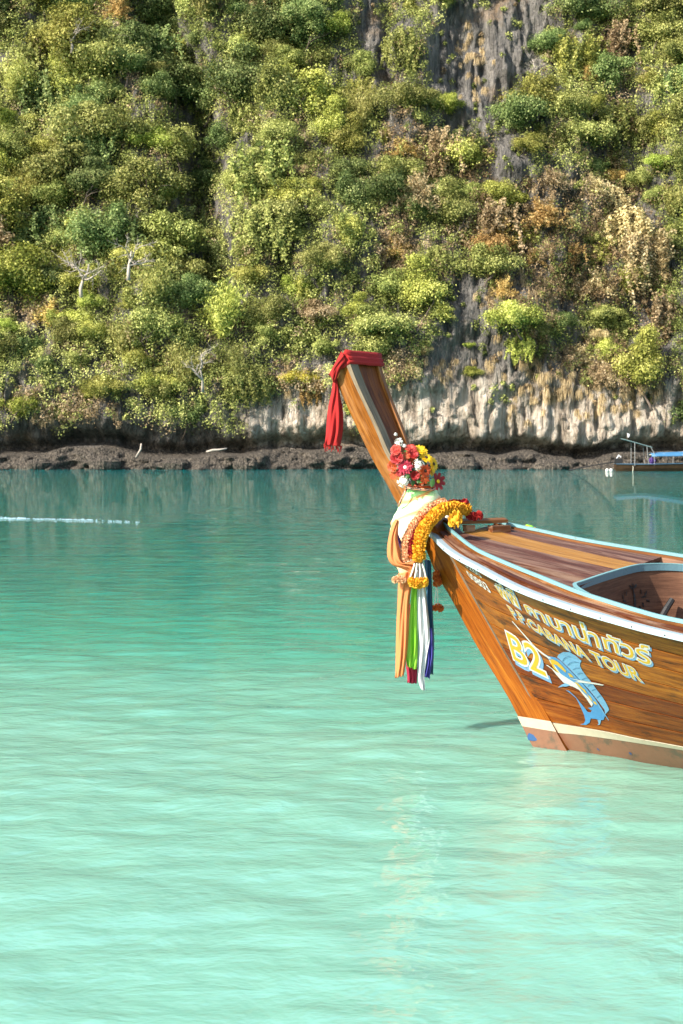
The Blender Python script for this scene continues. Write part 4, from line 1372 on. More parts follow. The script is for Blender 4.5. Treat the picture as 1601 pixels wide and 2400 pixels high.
LAY = [('sail', 'sail_fin', .0032, 'fishpale'), ('back', 'body', .0036, 'fishblue'), ('lowfin', 'fin', .0036, 'fishpale'), ('bill', 'bill', .0040, 'txtwhite'),
       ('belly', 'belly', .0042, 'txtwhite'), ('pelvic', 'fin', .0046, 'fishpale'), ('line', 'lateral_line', .0046, 'fishpale'), ('pect', 'pectoral_fin', .0052, 'txtwhite')]
def polyfill(pts):
    from mathutils.geometry import tessellate_polygon
    return [tuple(t) for t in tessellate_polygon([[Vector((p[0], p[1] * 1.3, 0)) for p in pts]])]
for k, nm, off, mt in LAY:
    hull_decal(nm, FISH[k], polyfill(FISH[k]), off, M[mt], fish)
for k in range(1, 7):
    hull_decal('yellow_patch', FISH['yellow%d' % k], polyfill(FISH['yellow%d' % k]), .0050, M['txtyellow'], fish)
for k in range(1, 9):
    hull_decal('fin_ray', FISH['r%d' % k], polyfill(FISH['r%d' % k]), .0044, M['fishline'], fish)


# ------------------------------------------------------------------ scarf, sashes, flowers and garlands on the prow
def boat_to_world(p):
    c, s = math.cos(BROT), math.sin(BROT)
    return Vector((BO[0] + c * p[0] - s * p[1], BO[1] + s * p[0] + c * p[1], p[2]))


def wob(i, k, s):
    return math.sin(i * 2.1 + k * 1.3 + s) * .6 + math.sin(i * .9 - k * 2.7 + s * 2) * .4


# red scarf over the top of the prow
base = boat_to_world((-.72, 0, 2.45))
scarf = empty('red_scarf', base, 0, 'red knitted scarf wrapped over the top of the wooden prow, fringed end hanging', 'scarf')
def ring_at(t, o):
    """outline of the prow t metres below its cut, grown by o"""
    j = (1 - t / 1.5)
    n = len(LE) - 1; f = max(0, min(n - 1e-6, n * j)); i = int(f); f -= i
    a = LE[i] * (1 - f) + LE[i + 1] * f; b = AF[i] * (1 - f) + AF[i + 1] * f
    d = Vector((b[0] - a[0], 0, b[2] - a[2])).normalized() * o
    pts = []
    A0 = Vector((a[0], 0, a[2])) - d; B0 = Vector((b[0], 0, b[2])) + d
    loop = [(A0, -a[1] - o), (B0, -b[1] - o), (B0, b[1] + o), (A0, a[1] + o)]
    for m in range(4):
        p0, w0 = loop[m]; p1, w1 = loop[(m + 1) % 4]
        for f2 in np.linspace(0, 1, 8)[:-1]:
            q = p0.lerp(p1, float(f2)); pts.append((q.x, w0 * (1 - f2) + w1 * f2 + .02, q.z))
    return pts
top = Vector((-.10, 0, .17)).normalized()
axis = Vector((-.47, 0, .88))
rings = []
prof = [(.095, .006, 0), (.088, .017, 0), (.075, .020, 0), (.066, .014, 0), (.055, .020, 0), (.040, .021, 0), (.030, .014, 0), (.018, .021, 0), (.0, .022, .004), (.0, .012, .014), (.0, -.04, .016), (.0, -.10, .016)]
for k, (t, o, up) in enumerate(prof):
    pts = ring_at(t, o)
    rings.append([boat_to_world(Vector(p) + axis * up + Vector((0, 0, .003 * wob(i, k, 0)))) - base for i, p in enumerate(pts)])
MB().loft(rings, True, False).build('wrap', M['redcloth'], scarf, True)
def hang_strip(nm, L, R, Y0, mat, parent=None, base=None, pleats=3, amp=.012, rows=44, cols=21, fray=.0, Yl=0.0, phase=0.0, Yb=0.0, label=None, cat=None):
    """a hanging length of cloth; L and R are its two edges as photo points from top to bottom"""
    L = crom([(a, b, 0) for a, b in L], rows); R = crom([(a, b, 0) for a, b in R], rows)
    V, F, U = [], [], []
    for i in range(rows):
        t = i / (rows - 1)
        for k in range(cols):
            u = k / (cols - 1)
            px = L[i][0] * (1 - u) + R[i][0] * u; py = L[i][1] * (1 - u) + R[i][1] * u
            env = .35 + .65 * min(1, t * 2.5)
            dep = amp * env * (math.sin(pleats * 2 * math.pi * u + phase + 1.3 * math.sin(t * 3 + phase)) + .35 * math.sin(pleats * 4.7 * u * 2 + phase * 2 + t * 4))
            dep += amp * .5 * math.sin(9.3 * u + 5 * t + phase * 3) * math.sin(7 * t + 3 * u) + amp * .35 * math.sin(23 * u + 11 * t)
            px += env * 1.2 * math.sin(t * 9 + phase + u * 2)
            if fray and i == rows - 1: py += random.uniform(-fray, fray)
            p = P(px, py, Y0 + Yl * u + Yb * t + dep - .02 * math.sin(math.pi * u))
            V.append(p); U.append((t, u))
    for i in range(rows - 1):
        for k in range(cols - 1):
            a = i * cols + k
            F.append((a, a + 1, a + cols + 1, a + cols))
    o = mobj(nm, V, F, mat, parent, U, True, base if parent is None else None)
    if parent is not None:
        o.location = -Vector(base)
    s = o.modifiers.new('thick', 'SOLIDIFY'); s.thickness = .0025; s.offset = 0
    if label: tag(o, label, cat)
    return o
hang_strip('tail', [(782, 880), (777, 915), (770, 960), (764, 1010), (760, 1042)], [(788, 884), (798, 925), (803, 960), (803, 1010), (799, 1047)], 10.30, M['redcloth'], scarf, base, 2.2, .012)
hang_strip('side_fold', [(800, 823), (786, 850), (775, 878), (779, 893)], [(811, 845), (800, 862), (790, 884), (785, 897)], 10.19, M['redcloth'], scarf, base, 2, .010, 18, 13, Yb=.10)
for k in range(15):
    x = 760 + 40 * k / 14 + random.uniform(-1, 1); y = 1043 + 5 * k / 14
    ln = random.uniform(6, 16)
    MB().tube([P(x, y - 3, 10.31) - base, P(x + random.uniform(-3, 2), y + ln * .6, 10.31) - base, P(x + random.uniform(-5, 3), y + ln, 10.32) - base], [.004, .0035, .002], 5).build('fringe', M['redcloth'], scarf)

# cloth wound round the neck of the prow
def wrap_material():
    m, n, l, bs = nmat('wound_sashes')
    uv = n.new('ShaderNodeTexCoord').outputs['UV']
    sep = n.new('ShaderNodeSeparateXYZ'); l.new(uv, sep.inputs[0])
    nz = noise(n, l, mapping(n, l, uv, (2.0, 3.0, 1)), 1.0, 3, 0.5)
    t = math_n(n, l, 'ADD', sep.outputs[0], math_n(n, l, 'MULTIPLY_ADD', nz.outputs[0], .24, -.12))
    t = math_n(n, l, 'ADD', t, math_n(n, l, 'MULTIPLY_ADD', sep.outputs[1], .35, -.26))
    rp = ramp(n, [(0.0, (.20, .50, .14)), (.12, (.36, .68, .26)), (.17, (.78, .28, .07)), (.21, (.42, .70, .30)), (.33, (.60, .70, .44)), (.38, (.80, .36, .12)), (.45, (.64, .66, .46)), (.58, (.62, .54, .36)), (.66, (.80, .33, .11)), (.78, (.62, .60, .42)), (1.0, (.80, .33, .12))])
    l.new(t, rp.inputs[0])
    l.new(rp.outputs[0], bs.inputs['Base Color'])
    bs.inputs['Roughness'].default_value = .75
    f = noise(n, l, mapping(n, l, uv, (26, 2.5, 1)), 1.0, 3, .5)
    bump(n, l, f.outputs[0], .6, .02, bs)
    return m
WB = P(960, 1330, 9.93)
rings = []; us = []
spec = [(986, 1133, 29, .085, 2), (985, 1146, 33, .10, 4), (986, 1160, 41, .12, 7), (984, 1176, 49, .145, 9), (978, 1195, 54, .155, 10), (970, 1216, 52, .16, 10), (963, 1240, 48, .15, 8), (960, 1265, 44, .14, 6), (958, 1295, 38, .12, 3), (958, 1322, 32, .10, 0), (958, 1345, 22, .07, 0)]
spec = crom(spec, 40)
V, F, U = [], [], []
NN = 40
for i, (cx, cy, rx, ry, tl) in enumerate(spec):
    c = P(cx, cy, 9.96); rxm = rx / FPX * 9.9
    for k in range(NN):
        a = 2 * math.pi * k / NN
        fold = 1 + .035 * math.sin(a * 3 + i * .55) + .025 * math.sin(a * 7 - i * .8) + .02 * math.sin(i * 1.9 + a)
        V.append(c + Vector((math.cos(a) * rxm * fold, math.sin(a) * ry * fold, -.0035 * tl * math.cos(a) * -1 + .012 * math.sin(a))) - WB)
        U.append((i / 39, k / NN))
for i in range(39):
    for k in range(NN):
        F.append((i * NN + k, i * NN + (k + 1) % NN, (i + 1) * NN + (k + 1) % NN, (i + 1) * NN + k))
wrapo = mobj('wound_cloth', V, F, wrap_material(), None, U, True)
wrapo.location = WB
tag(wrapo, 'pale green, cream and peach cloth wound round the neck of the prow', 'cloth')

def z2(a, b): return (860 + a * .2126, 1140 + b * .2126)
def zz2(*p): return [z2(a, b) for a, b in p]
def sash(_nm, L, R, Y, mat, label, **kw):
    pt = P(*zz2(L[-1])[0], Y)
    return hang_strip('cloth_streamer', zz2(*L), zz2(*R), Y, mat, None, pt, label=label, cat='sash', **kw)
sash('peach_sash', [(345, 960), (340, 1100), (335, 1400), (325, 1750), (312, 2000), (306, 2110)], [(520, 930), (505, 1050), (475, 1250), (458, 1550), (440, 1850), (412, 2090)], 9.66, M['peach'], 'peach orange sash hanging lowest left of the bundle on the prow', pleats=2, amp=.009, fray=3)
sash('lime_sash', [(492, 1080), (480, 1300), (468, 1550), (448, 1750), (430, 1880), (448, 1985)], [(556, 1080), (556, 1300), (556, 1600), (556, 1800), (558, 1930), (548, 2020)], 9.70, M['lime'], 'lime green sash hanging between the peach and the white one', pleats=2, amp=.012, fray=3, phase=1)
sash('crimson_sash', [(470, 1300), (455, 1700), (440, 1950), (440, 2060), (442, 2165)], [(550, 1300), (555, 1700), (556, 1950), (556, 2060), (556, 2175)], 9.76, M['crimson'], 'crimson sash showing below the end of the lime green one', pleats=3, amp=.008, fray=2)
sash('white_sash', [(540, 850), (552, 1080), (552, 1400), (550, 1700), (552, 1950), (565, 2120), (605, 2240)], [(630, 850), (640, 1080), (665, 1350), (690, 1650), (668, 1850), (640, 2080), (640, 2255)], 9.71, M['whitecloth'], 'white satin sash with a pointed end hanging in the middle', pleats=1.6, amp=.012, phase=2)
sash('teal_sash', [(635, 800), (640, 950), (655, 1150), (672, 1450), (688, 1700), (690, 1900), (700, 2060)], [(700, 820), (712, 950), (722, 1150), (728, 1450), (735, 1700), (735, 1900), (736, 2070)], 9.80, M['teal'], 'dark teal blue sash hanging beside the hull', pleats=2, amp=.010, fray=2)
sash('navy_sash', [(680, 1560), (690, 1680), (672, 1800), (650, 1950), (630, 2085)], [(715, 1560), (735, 1700), (730, 1850), (712, 2000), (698, 2115)], 9.73, M['navy'], 'indigo blue sash hanging lowest right of the bundle', pleats=2, amp=.012, fray=3, phase=.7)
sash('purple_sash', [(318, 400), (318, 500), (335, 600), (375, 720)], [(345, 400), (350, 520), (375, 620), (400, 740)], 9.72, M['purple'], 'narrow purple sash tucked beside the peach loop', pleats=1, amp=.006)
# the loop of peach cloth slung to the left
loopL = zz2((318, 360), (268, 440), (238, 560), (226, 680), (238, 790), (290, 868), (380, 905), (470, 960), (430, 1110))
loopR = zz2((352, 380), (345, 470), (340, 560), (372, 690), (395, 800), (420, 842), (470, 830), (540, 830), (500, 1000))
hang_strip('cloth_streamer', loopL, loopR, 9.64, M['peach'], None, P(*z2(430, 1110), 9.64), 2.2, .010, 60, 21, label='peach cloth slung in a loose loop at the left of the prow', cat='sash')
# ---- flowers
def petal(mb, c, ax, side, up, ln, w, cup, tip=.6):
    rows = []
    for t, ww, lift in ((.12, .45, 0), (.45, 1.0, .35), (.78, .85, .8), (1.0, .25 * tip + .1, 1.0)):
        p = c + ax * ln * t + up * cup * ln * lift
        rows.append([p - side * w * ww * .5, p + up * w * .12, p + side * w * ww * .5])
    b = len(mb.V)
    for r in rows:
        for p in r: mb.V.append(tuple(p)); mb.U.append((0, 0))
    for i in range(3):
        for k in range(2):
            a = b + i * 3 + k
            mb.F.append((a, a + 1, a + 4, a + 3))
def frame(n):
    n = n.normalized(); a = n.cross(Vector((.3, .1, 1))).normalized()
    return a, n.cross(a), n
def flower_part(parent, base, px, py, Y, r_px, kind, mat, nrm, centre=None):
    c = P(px, py, Y) - base; r = r_px / FPX * Y
    a, b, n = frame(Vector(nrm))
    mb = MB(); rd = random.Random(int(px * 7 + py))
    if kind == 'daisy':
        for lay, (cnt, ln, cup) in enumerate(((15, 1.0, .05), (13, .82, .22), (9, .55, .45))):
            for k in range(cnt):
                t = 2 * math.pi * (k + .5 * lay) / cnt + rd.uniform(-.1, .1)
                ax = a * math.cos(t) + b * math.sin(t)
                petal(mb, c, ax, ax.cross(n), n, r * ln * rd.uniform(.88, 1.08), r * .36, cup * rd.uniform(.6, 1.4))
    elif kind == 'rose':
        for lay, (cnt, ln, cup, w) in enumerate(((7, 1.0, .25, .9), (6, .85, .55, .8), (5, .62, .9, .65), (4, .4, 1.4, .5), (3, .22, 2.2, .4))):
            for k in range(cnt):
                t = 2 * math.pi * (k + .37 * lay) / cnt + rd.uniform(-.15, .15)
                ax = a * math.cos(t) + b * math.sin(t)
                petal(mb, c - n * r * .1 * lay, ax, ax.cross(n), n, r * ln, r * w, cup, 2.6)
    elif kind == 'spray':
        for k in range(46):
            d = Vector((rd.gauss(0, 1), rd.gauss(0, 1), rd.gauss(0, 1))).normalized()
            d = (d + n * .5).normalized(); a2, b2, _ = frame(d)
            cc = c + d * r * rd.uniform(.35, .95)
            for j in range(4):
                t = 1.57 * j + rd.random(); ax = a2 * math.cos(t) + b2 * math.sin(t)
                petal(mb, cc, ax, ax.cross(d), d, r * .26, r * .2, .3)
    elif kind == 'open':
        for k in range(8):
            t = 2 * math.pi * k / 8 + rd.uniform(-.08, .08); ax = a * math.cos(t) + b * math.sin(t)
            petal(mb, c, ax, ax.cross(n), n, r * rd.uniform(.9, 1.05), r * .52, .12, 2.2)
    elif kind == 'leaf':
        petal(mb, c - b * r * .5, b, a, n, r * 1.9, r * .9, .1, .1)
    o = mb.build('flower' if kind != 'leaf' else 'leaf', mat, parent, True)
    if centre:
        cb = MB(); V = []
        for j in range(4):
            ph = j / 3 * 1.45; rr = r * .24
            V.append([c + n * (r * .10 + rr * .55 * math.sin(ph)) + (a * math.cos(t) + b * math.sin(t)) * rr * math.cos(ph) for t in np.arange(10) * .6283])
        cb.loft(V, True, True).build('flower_centre', centre, o, True)
    return o
def z4(a, b): return (890 + a * .1658, 1000 + b * .1658)
FB = P(985, 1142, 9.86)
bq = empty('flower_bouquet', FB, 0, 'bouquet of red, white and yellow artificial flowers tied to the prow', 'bouquet')
for a, b, Y, r, kind, mat, n, cen in (
    (275, 225, 9.86, 70, 'spray', 'f_white', (-.1, -.7, .6), None), (345, 275, 9.85, 36, 'spray', 'f_white', (.2, -.8, .3), None),
    (225, 110, 9.88, 30, 'spray', 'f_white', (-.2, -.6, .8), None),
    (235, 335, 9.80, 82, 'rose', 'f_coral', (-.45, -.8, .35), None), (440, 305, 9.85, 95, 'daisy', 'f_coral', (0, -.6, .8), None),
    (570, 330, 9.88, 110, 'daisy', 'f_yellow', (.2, -.55, .8), None), (655, 440, 9.86, 110, 'daisy', 'f_yellow', (.35, -.6, .7), 'f_brown'),
    (755, 530, 9.84, 115, 'daisy', 'f_yellow', (.85, -.5, .2), 'f_brown'), (740, 620, 9.88, 90, 'daisy', 'f_yellow', (.8, -.4, -.1), None),
    (250, 440, 9.79, 100, 'rose', 'f_red', (-.4, -.85, .15), None), (470, 390, 9.82, 80, 'rose', 'f_red', (.1, -.8, .5), None),
    (360, 420, 9.80, 75, 'open', 'f_orange', (0, -.9, .3), None), (360, 575, 9.77, 112, 'daisy', 'f_pink', (-.1, -1, .1), 'f_white'),
    (550, 545, 9.78, 88, 'spray', 'f_white', (.1, -.95, .2), None), (190, 560, 9.81, 85, 'rose', 'f_orange', (-.6, -.75, 0), None),
    (200, 680, 9.82, 75, 'open', 'f_orange', (-.7, -.7, -.1), None), (285, 650, 9.79, 70, 'daisy', 'f_red', (-.3, -.9, -.1), None),
    (640, 625, 9.77, 98, 'daisy', 'f_orange', (.45, -.9, .05), 'f_brown'), (635, 740, 9.79, 75, 'open', 'f_orange', (.3, -.9, -.2), None),
    (500, 690, 9.79, 70, 'rose', 'f_red', (.1, -1, 0), None), (335, 775, 9.78, 100, 'spray', 'f_white', (-.2, -.95, -.1), None),
    (820, 775, 9.84, 125, 'open', 'f_dark', (.55, -.8, .1), 'f_yellow'), (755, 755, 9.78, 80, 'leaf', 'f_green', (.2, -.95, .2), None),
    (400, 680, 9.77, 55, 'leaf', 'f_green', (-.2, -.9, .4), None), (480, 755, 9.80, 65, 'leaf', 'f_green', (.3, -.9, 0), None), (560, 730, 9.80, 60, 'leaf', 'f_green', (0, -.9, .3), None),
    (470, 500, 9.86, 95, 'daisy', 'f_orange', (0, -.9, .4), None), (560, 440, 9.84, 70, 'leaf', 'f_green', (.2, -.9, .3), None)):
    px, py = z4(a, b)
    flower_part(bq, FB, px, py, Y, r * .1658, kind, M[mat], n, M[cen] if cen else None)
# dark leafy core behind the blossoms
mb = MB()
for j in range(60):
    d = Vector((random.gauss(0, 1), random.gauss(0, .7), random.gauss(0, 1))).normalized()
    c = P(975, 1090, 9.92) - FB + Vector((d.x * .10, d.y * .07, d.z * .13)) * random.uniform(.3, 1)
    a, b, n = frame(Vector((random.gauss(0, 1), -1, random.gauss(0, 1))))
    petal(mb, c, a, b, n, .06, .03, .1, .2)
mb.build('greenery', M['f_green'], bq, True)

# braided cord under the flowers
def braid_material():
    m, n, l, bs = nmat('braided_cord')
    uv = n.new('ShaderNodeTexCoord').outputs['UV']
    w = n.new('ShaderNodeTexWave'); w.inputs['Scale'].default_value = 11; w.bands_direction = 'DIAGONAL'
    l.new(mapping(n, l, uv, (1, 3.4, 1)), w.inputs['Vector'])
    rp = ramp(n, [(.0, (.02, .015, .05)), (.40, (.02, .015, .05)), (.46, (.85, .55, .2)), (.62, (.85, .8, .7)), (.8, (.8, .2, .03))])
    rp.color_ramp.interpolation = 'CONSTANT'
    l.new(w.outputs['Fac'], rp.inputs[0]); l.new(rp.outputs[0], bs.inputs['Base Color'])
    bs.inputs['Roughness'].default_value = .7
    return m
pts = []
for k in range(33):
    a = 2 * math.pi * k / 32
    pts.append(P(985 + 33 * math.cos(a), 1143 + 3 * math.cos(a) - 0, 9.94 + .115 * math.sin(a)) + Vector((0, 0, .012 * math.sin(a))))
CB = P(985, 1143, 9.94)
cord = empty('braided_cord', CB, 0, 'black, white and orange braided cord tied under the bouquet', 'cord')
BM = braid_material()
MB().tube([p - CB for p in pts], .011, 10).build('ring', BM, cord, True)
MB().tube([q - CB + Vector((0, 0, .02)) for q in pts], .010, 10).build('orange_ring', M['f_orange'], cord, True)
MB().tube([P(953, 1146, 9.84) - CB, P(946, 1160, 9.82) - CB, P(940, 1174, 9.83) - CB, P(934, 1186, 9.87) - CB], .009, 10).build('tail', BM, cord, True)

# ---- marigold garlands
def blossom_mesh(nm, mat, seed, flat=.55):
    r = random.Random(seed); mb = MB()
    for j in range(5):                                            # solid heart
        pass
    V = []
    for j in range(7):
        th = math.pi * j / 6
        V.append([(math.sin(th) * .8 * math.cos(t), math.sin(th) * .8 * math.sin(t), math.cos(th) * .8 * flat) for t in np.arange(10) * .6283])
    mb.loft(V, True, False)
    for k in range(95):
        d = Vector((r.gauss(0, 1), r.gauss(0, 1), r.gauss(0, .8))).normalized()
        a, b, n = frame(d)
        t = r.uniform(0, 6.28); s1 = (a * math.cos(t) + b * math.sin(t))
        c = Vector((d.x, d.y, d.z * flat)) * .72
        p = [c - s1 * .17, c + d * .30 * r.uniform(.7, 1.3) - s1 * .20 + b * .05, c + d * .36 * r.uniform(.8, 1.2), c + d * .30 * r.uniform(.7, 1.3) + s1 * .20 - b * .05, c + s1 * .17]
        bb = len(mb.V)
        for q in p: mb.V.append(tuple(q)); mb.U.append((0, 0))
        mb.F.append((bb, bb + 1, bb + 2)); mb.F.append((bb, bb + 2, bb + 4)); mb.F.append((bb + 2, bb + 3, bb + 4))
    me = mk_mesh(nm, mb.V, mb.F, mb.U, True)
    me.materials.append(mat)
    return me
BL = {k: [blossom_mesh('blossom', M[k], 3 + i) for i in range(3)] for k in ('mari', 'mariorange', 'marired', 'maripeach')}
def blossom(parent, base, p, axis, r, kind, nm='blossom', fl=1.0):
    o = dobj(nm, random.choice(BL[kind]), parent, p - base)
    o.rotation_mode = 'QUATERNION'
    o.rotation_quaternion = axis.normalized().to_track_quat('Z', 'Y')
    o.scale = (r, r, r * fl)
    return o
def garland(name, label, path, r_px, step_px, seq, Ys):
    pts = zz2(*path)
    C = crom([(a, b, y) for (a, b), y in zip(pts, Ys)], 200)
    W = [P(*c) for c in C]
    base = W[-1]
    e = empty(name, base, 0, label, 'garland')
    acc = 0.0; k = 0; last = None
    for i in range(1, 200):
        acc += math.hypot(C[i][0] - C[i - 1][0], C[i][1] - C[i - 1][1])
        if acc >= step_px:
            acc = 0
            kind = seq[min(k * len(seq) // max(1, int(sum(math.hypot(C[j][0] - C[j - 1][0], C[j][1] - C[j - 1][1]) for j in range(1, 200)) / step_px)), len(seq) - 1)]
            blossom(e, base, W[i], W[min(i + 2, 199)] - W[i - 2], r_px / FPX * C[i][2] * random.uniform(.93, 1.07), kind)
            k += 1
    return e, base
g1, gb = garland('marigold_garland', 'yellow marigold garland draped over the bow, nearest strand', [(1130, 262), (1040, 245), (940, 240), (850, 255), (770, 300), (690, 390), (625, 480), (585, 580), (575, 690), (575, 815)],
        15.8, 8.0, ['mari'], [9.98, 9.92, 9.86, 9.80, 9.74, 9.70, 9.66, 9.63, 9.61, 9.60])
pp = [P(*z2(a, b), 9.60) for a, b in ((560, 850), (556, 930), (545, 1015))]
for dx in (-.02, -.005, .012, .03):
    MB().tube([q + Vector((dx * (1 + .6 * i), 0, 0)) - gb for i, q in enumerate(pp)], .006, 6).build('bead_string', M['f_white'], g1)
for k in range(20):
    q = pp[0].lerp(pp[2], k / 19.0)
    MB().add([], []) if False else None
o = dobj('tassel', BL['mari'][0], g1, P(*z2(565, 1062), 9.60) - gb); o.scale = (.066, .05, .055)
for k in range(5):
    o = dobj('blossom', BL['mari'][k % 3], g1, P(*z2(490 + 37 * k, 1045 + 18 * math.sin(k * .785)), 9.585) - gb); o.scale = (.025, .025, .04)
o = dobj('pompom', BL['mari'][1], g1, P(*z2(970, 365), 9.62) - gb); o.scale = (.049, .049, .088)
o = dobj('white_bead', blossom_mesh('bead', M['f_white'], 9), g1, P(*z2(885, 335), 9.66) - gb); o.scale = (.013, .013, .013)
garland('peach_garland', 'cream and peach flower garland beside the yellow one', [(880, 175), (790, 195), (690, 235), (610, 310), (540, 400), (480, 500), (440, 600), (425, 700), (425, 800)],
        11.5, 7.0, ['maripeach', 'maripeach', 'maripeach', 'maripeach', 'maripeach', 'maripeach'], [9.93, 9.88, 9.83, 9.77, 9.72, 9.69, 9.67, 9.66, 9.65])
garland('red_garland', 'red flower garland between the cream and the yellow ones', [(1120, 195), (1050, 190), (960, 190), (870, 205), (790, 235), (700, 290), (620, 350), (570, 440), (520, 540), (490, 660), (490, 800)],
        9.5, 6.5, ['marired', 'marired', 'marired', 'mariorange', 'marired', 'marired', 'mariorange'], [10.05, 10.0, 9.95, 9.9, 9.85, 9.80, 9.74, 9.70, 9.67, 9.65, 9.64])
rp_ = empty('red_pompoms', P(*z2(1180, 345), 9.95), 0, 'red flower pompoms at the end of the garland on the bow deck', 'flowers')
for a, b, r in ((1140, 312, 56), (1235, 318, 50), (1185, 330, 46), (1075, 185, 50)):
    o = dobj('pompom', BL['marired'][a % 3], rp_, P(*z2(a, b), 9.95) - rp_.location); o.scale = [r * .2126 / FPX * 9.95 * k for k in (.95, .95, 1.5)]
e = empty('peach_flower_ring', P(*z2(355, 1060), 9.60), 0, 'small cream flower ring at the top of the peach sash', 'flowers')
for k in range(7):
    o = dobj('blossom', BL['maripeach'][k % 3], e, P(*z2(310 + 15 * k, 1030 - 12 * math.sin(k * .5)), 9.60) - e.location)
    o.scale = (.022, .022, .034)
e = empty('orange_tassel', P(*z2(790, 1380), 9.78), 0, 'orange flower tassel hanging in the shade beside the stem', 'tassel')
for a, b, r in ((770, 1010, 50), (775, 1065, 56), (760, 960, 42)):
    o = dobj('blossom', BL['mariorange'][a % 3], e, P(*z2(a, b), 9.84) - e.location); o.scale = [r * .2126 / FPX * 9.84 * k for k in (.95, .95, 1.2)]
for a0, a1 in ((765, 748), (775, 785)):
    MB().tube([P(*z2(a0, 1110), 9.84) - e.location, P(*z2(a1, 1310), 9.84) - e.location], .004, 6).build('string', M['f_white'], e)
o = dobj('tassel', BL['mariorange'][2], e, P(*z2(785, 1340), 9.84) - e.location); o.scale = (.040, .034, .045)

# knotted ribbon on the far rail
RBp = P(1245, 1245, 10.33)
rb = empty('knotted_ribbon', RBp, 0, 'small yellow and green ribbon knotted on the far rail of the bow deck', 'ribbon')
mb = MB(); mb.tube([P(1234, 1232, 10.28) - RBp, P(1244, 1238, 10.24) - RBp, P(1252, 1240, 10.26) - RBp], [.012, .022, .012], 8); mb.build('knot', M['lime'], rb, True)
hang_strip('yellow_tail', [(1248, 1237), (1252, 1246), (1247, 1254)], [(1254, 1235), (1262, 1244), (1268, 1257)], 10.22, M['mari'], rb, RBp, 1, .006, 10, 7)
hang_strip('green_tail', [(1246, 1236), (1240, 1245), (1236, 1251)], [(1254, 1238), (1250, 1248), (1244, 1254)], 10.215, M['lime'], rb, RBp, 1, .006, 10, 7)
hang_strip('yellow_end', [(1232, 1231), (1238, 1231), (1243, 1235)], [(1234, 1234), (1240, 1236), (1244, 1240)], 10.26, M['mari'], rb, RBp, 1, .004, 8, 5)


# ------------------------------------------------------------------ distant longtail boat under the cliff
FBo = Vector((20.7, 107.6, 0))
fb = empty('longtail_boat', FBo, 0, 'small distant longtail boat with blue canopy moored under the cliff at right', 'boat')
M['farhull'] = wood('far_hull_wood', (.010, .006, .004), (.032, .018, .009), (.07, .04, .02), .6, .3, coat=0)
M['tarp'] = paint('blue_tarpaulin', (.035, .14, .27), .7, .8, (.34, .42, .43), .9, .50)
M['shade'] = paint('grey_green_shade', (.16, .24, .24), .6, .3, (.3, .35, .35), 4)
M['steel'] = paint('galvanised_post', (.20, .20, .19), .5, .3, (.25, .2, .15), 8)
M['farblue'] = paint('far_blue_rail', (.035, .085, .13), .6, .2, (.03, .03, .03), 8)
M['skin'] = paint('skin', (.36, .20, .13), .6, .0)
M['shirt'] = cloth('violet_shirt', (.07, .03, .18), (.04, .015, .11), .8, 60, 0)
M['hat'] = cloth('straw_hat', (.75, .68, .52), (.6, .52, .38), .8, 60)
st = np.linspace(0, 12, 26)
def fbw(s): return float(np.interp(s, [0, .8, 3, 8, 11, 12], [.45, .6, .85, .85, .45, .08]))
def fbz(s): return float(np.interp(s, [0, 2, 6, 9, 12], [.52, .50, .58, .78, 1.4]))
rings = []
for s in st:
    w, z = fbw(s), fbz(s)
    rings.append([(s, -w, z), (s, -w * .85, z * .4), (s, -w * .55, -.15), (s, 0, -.3), (s, w * .55, -.15), (s, w * .85, z * .4), (s, w, z), (s, w * .92, z - .02), (s, 0, .02), (s, -w * .92, z - .02)])
MB().loft(rings).build('hull', M['farhull'], fb)
for sg in (-1, 1):
    MB().tube([(s, sg * (fbw(s) + .02), fbz(s) + .02) for s in st], .035, 6).build('rail', M['farblue'], fb)
MB().tube([(12, 0, 1.1), (12.5, 0, 1.7), (12.8, 0, 2.4)], [.12, .11, .09], 6).build('prow', M['farhull'], fb)
MB().box((4.5, 0, .38), (3.5, 1.4, .06)).build('floor_mat', M['navy'], fb)
# pilot's shade and its posts
rings = [[(.55 + 2.1 * t, -.75, 2.42 - .60 * t), (.55 + 2.1 * t, .75, 2.46 - .60 * t), (.55 + 2.1 * t, .75, 2.42 - .60 * t), (.55 + 2.1 * t, -.75, 2.38 - .60 * t)] for t in (0, .33, .66, 1)]
MB().loft(rings).build('shade_roof', M['shade'], fb)
for s, sg, t in ((1.35, -1, 2.2), (2.25, -1, 1.95), (1.35, 1, 2.2), (2.25, 1, 1.95)):
    MB().tube([(s + (.15 if s > 2 else 0), sg * .68, .4), (s, sg * .68, t)], .028, 6).build('post', M['steel'], fb)
MB().tube([(2.5, -.66, 1.9), (2.9, -.66, 1.2)], .03, 6).build('brace', M['steel'], fb)
# passenger canopy
rings = []
for s in np.linspace(2.6, 7.6, 12):
    sag = .06 * math.sin((s - 2.6) * 2.5)
    e_ = .12 * math.sin(math.pi * (s - 2.6) / 5.0)
    up = [(s, math.sin(a) * .85, 1.02 + .50 * math.cos(a) * (.6 + e_) + sag * .2 + .02 * s) for a in np.linspace(-1.45, 1.45, 9)]
    dn = [(x, y * .97, z - .03) for x, y, z in reversed(up)]
    rings.append(up + dn)
MB().loft(rings).build('canopy', M['tarp'], fb, True)
for s in (2.8, 4.2, 5.7, 7.3):
    for sg in (-1, 1):
        MB().tube([(s, sg * .78, .42), (s, sg * .80, 1.2)], .025, 6).build('post', M['steel'], fb)
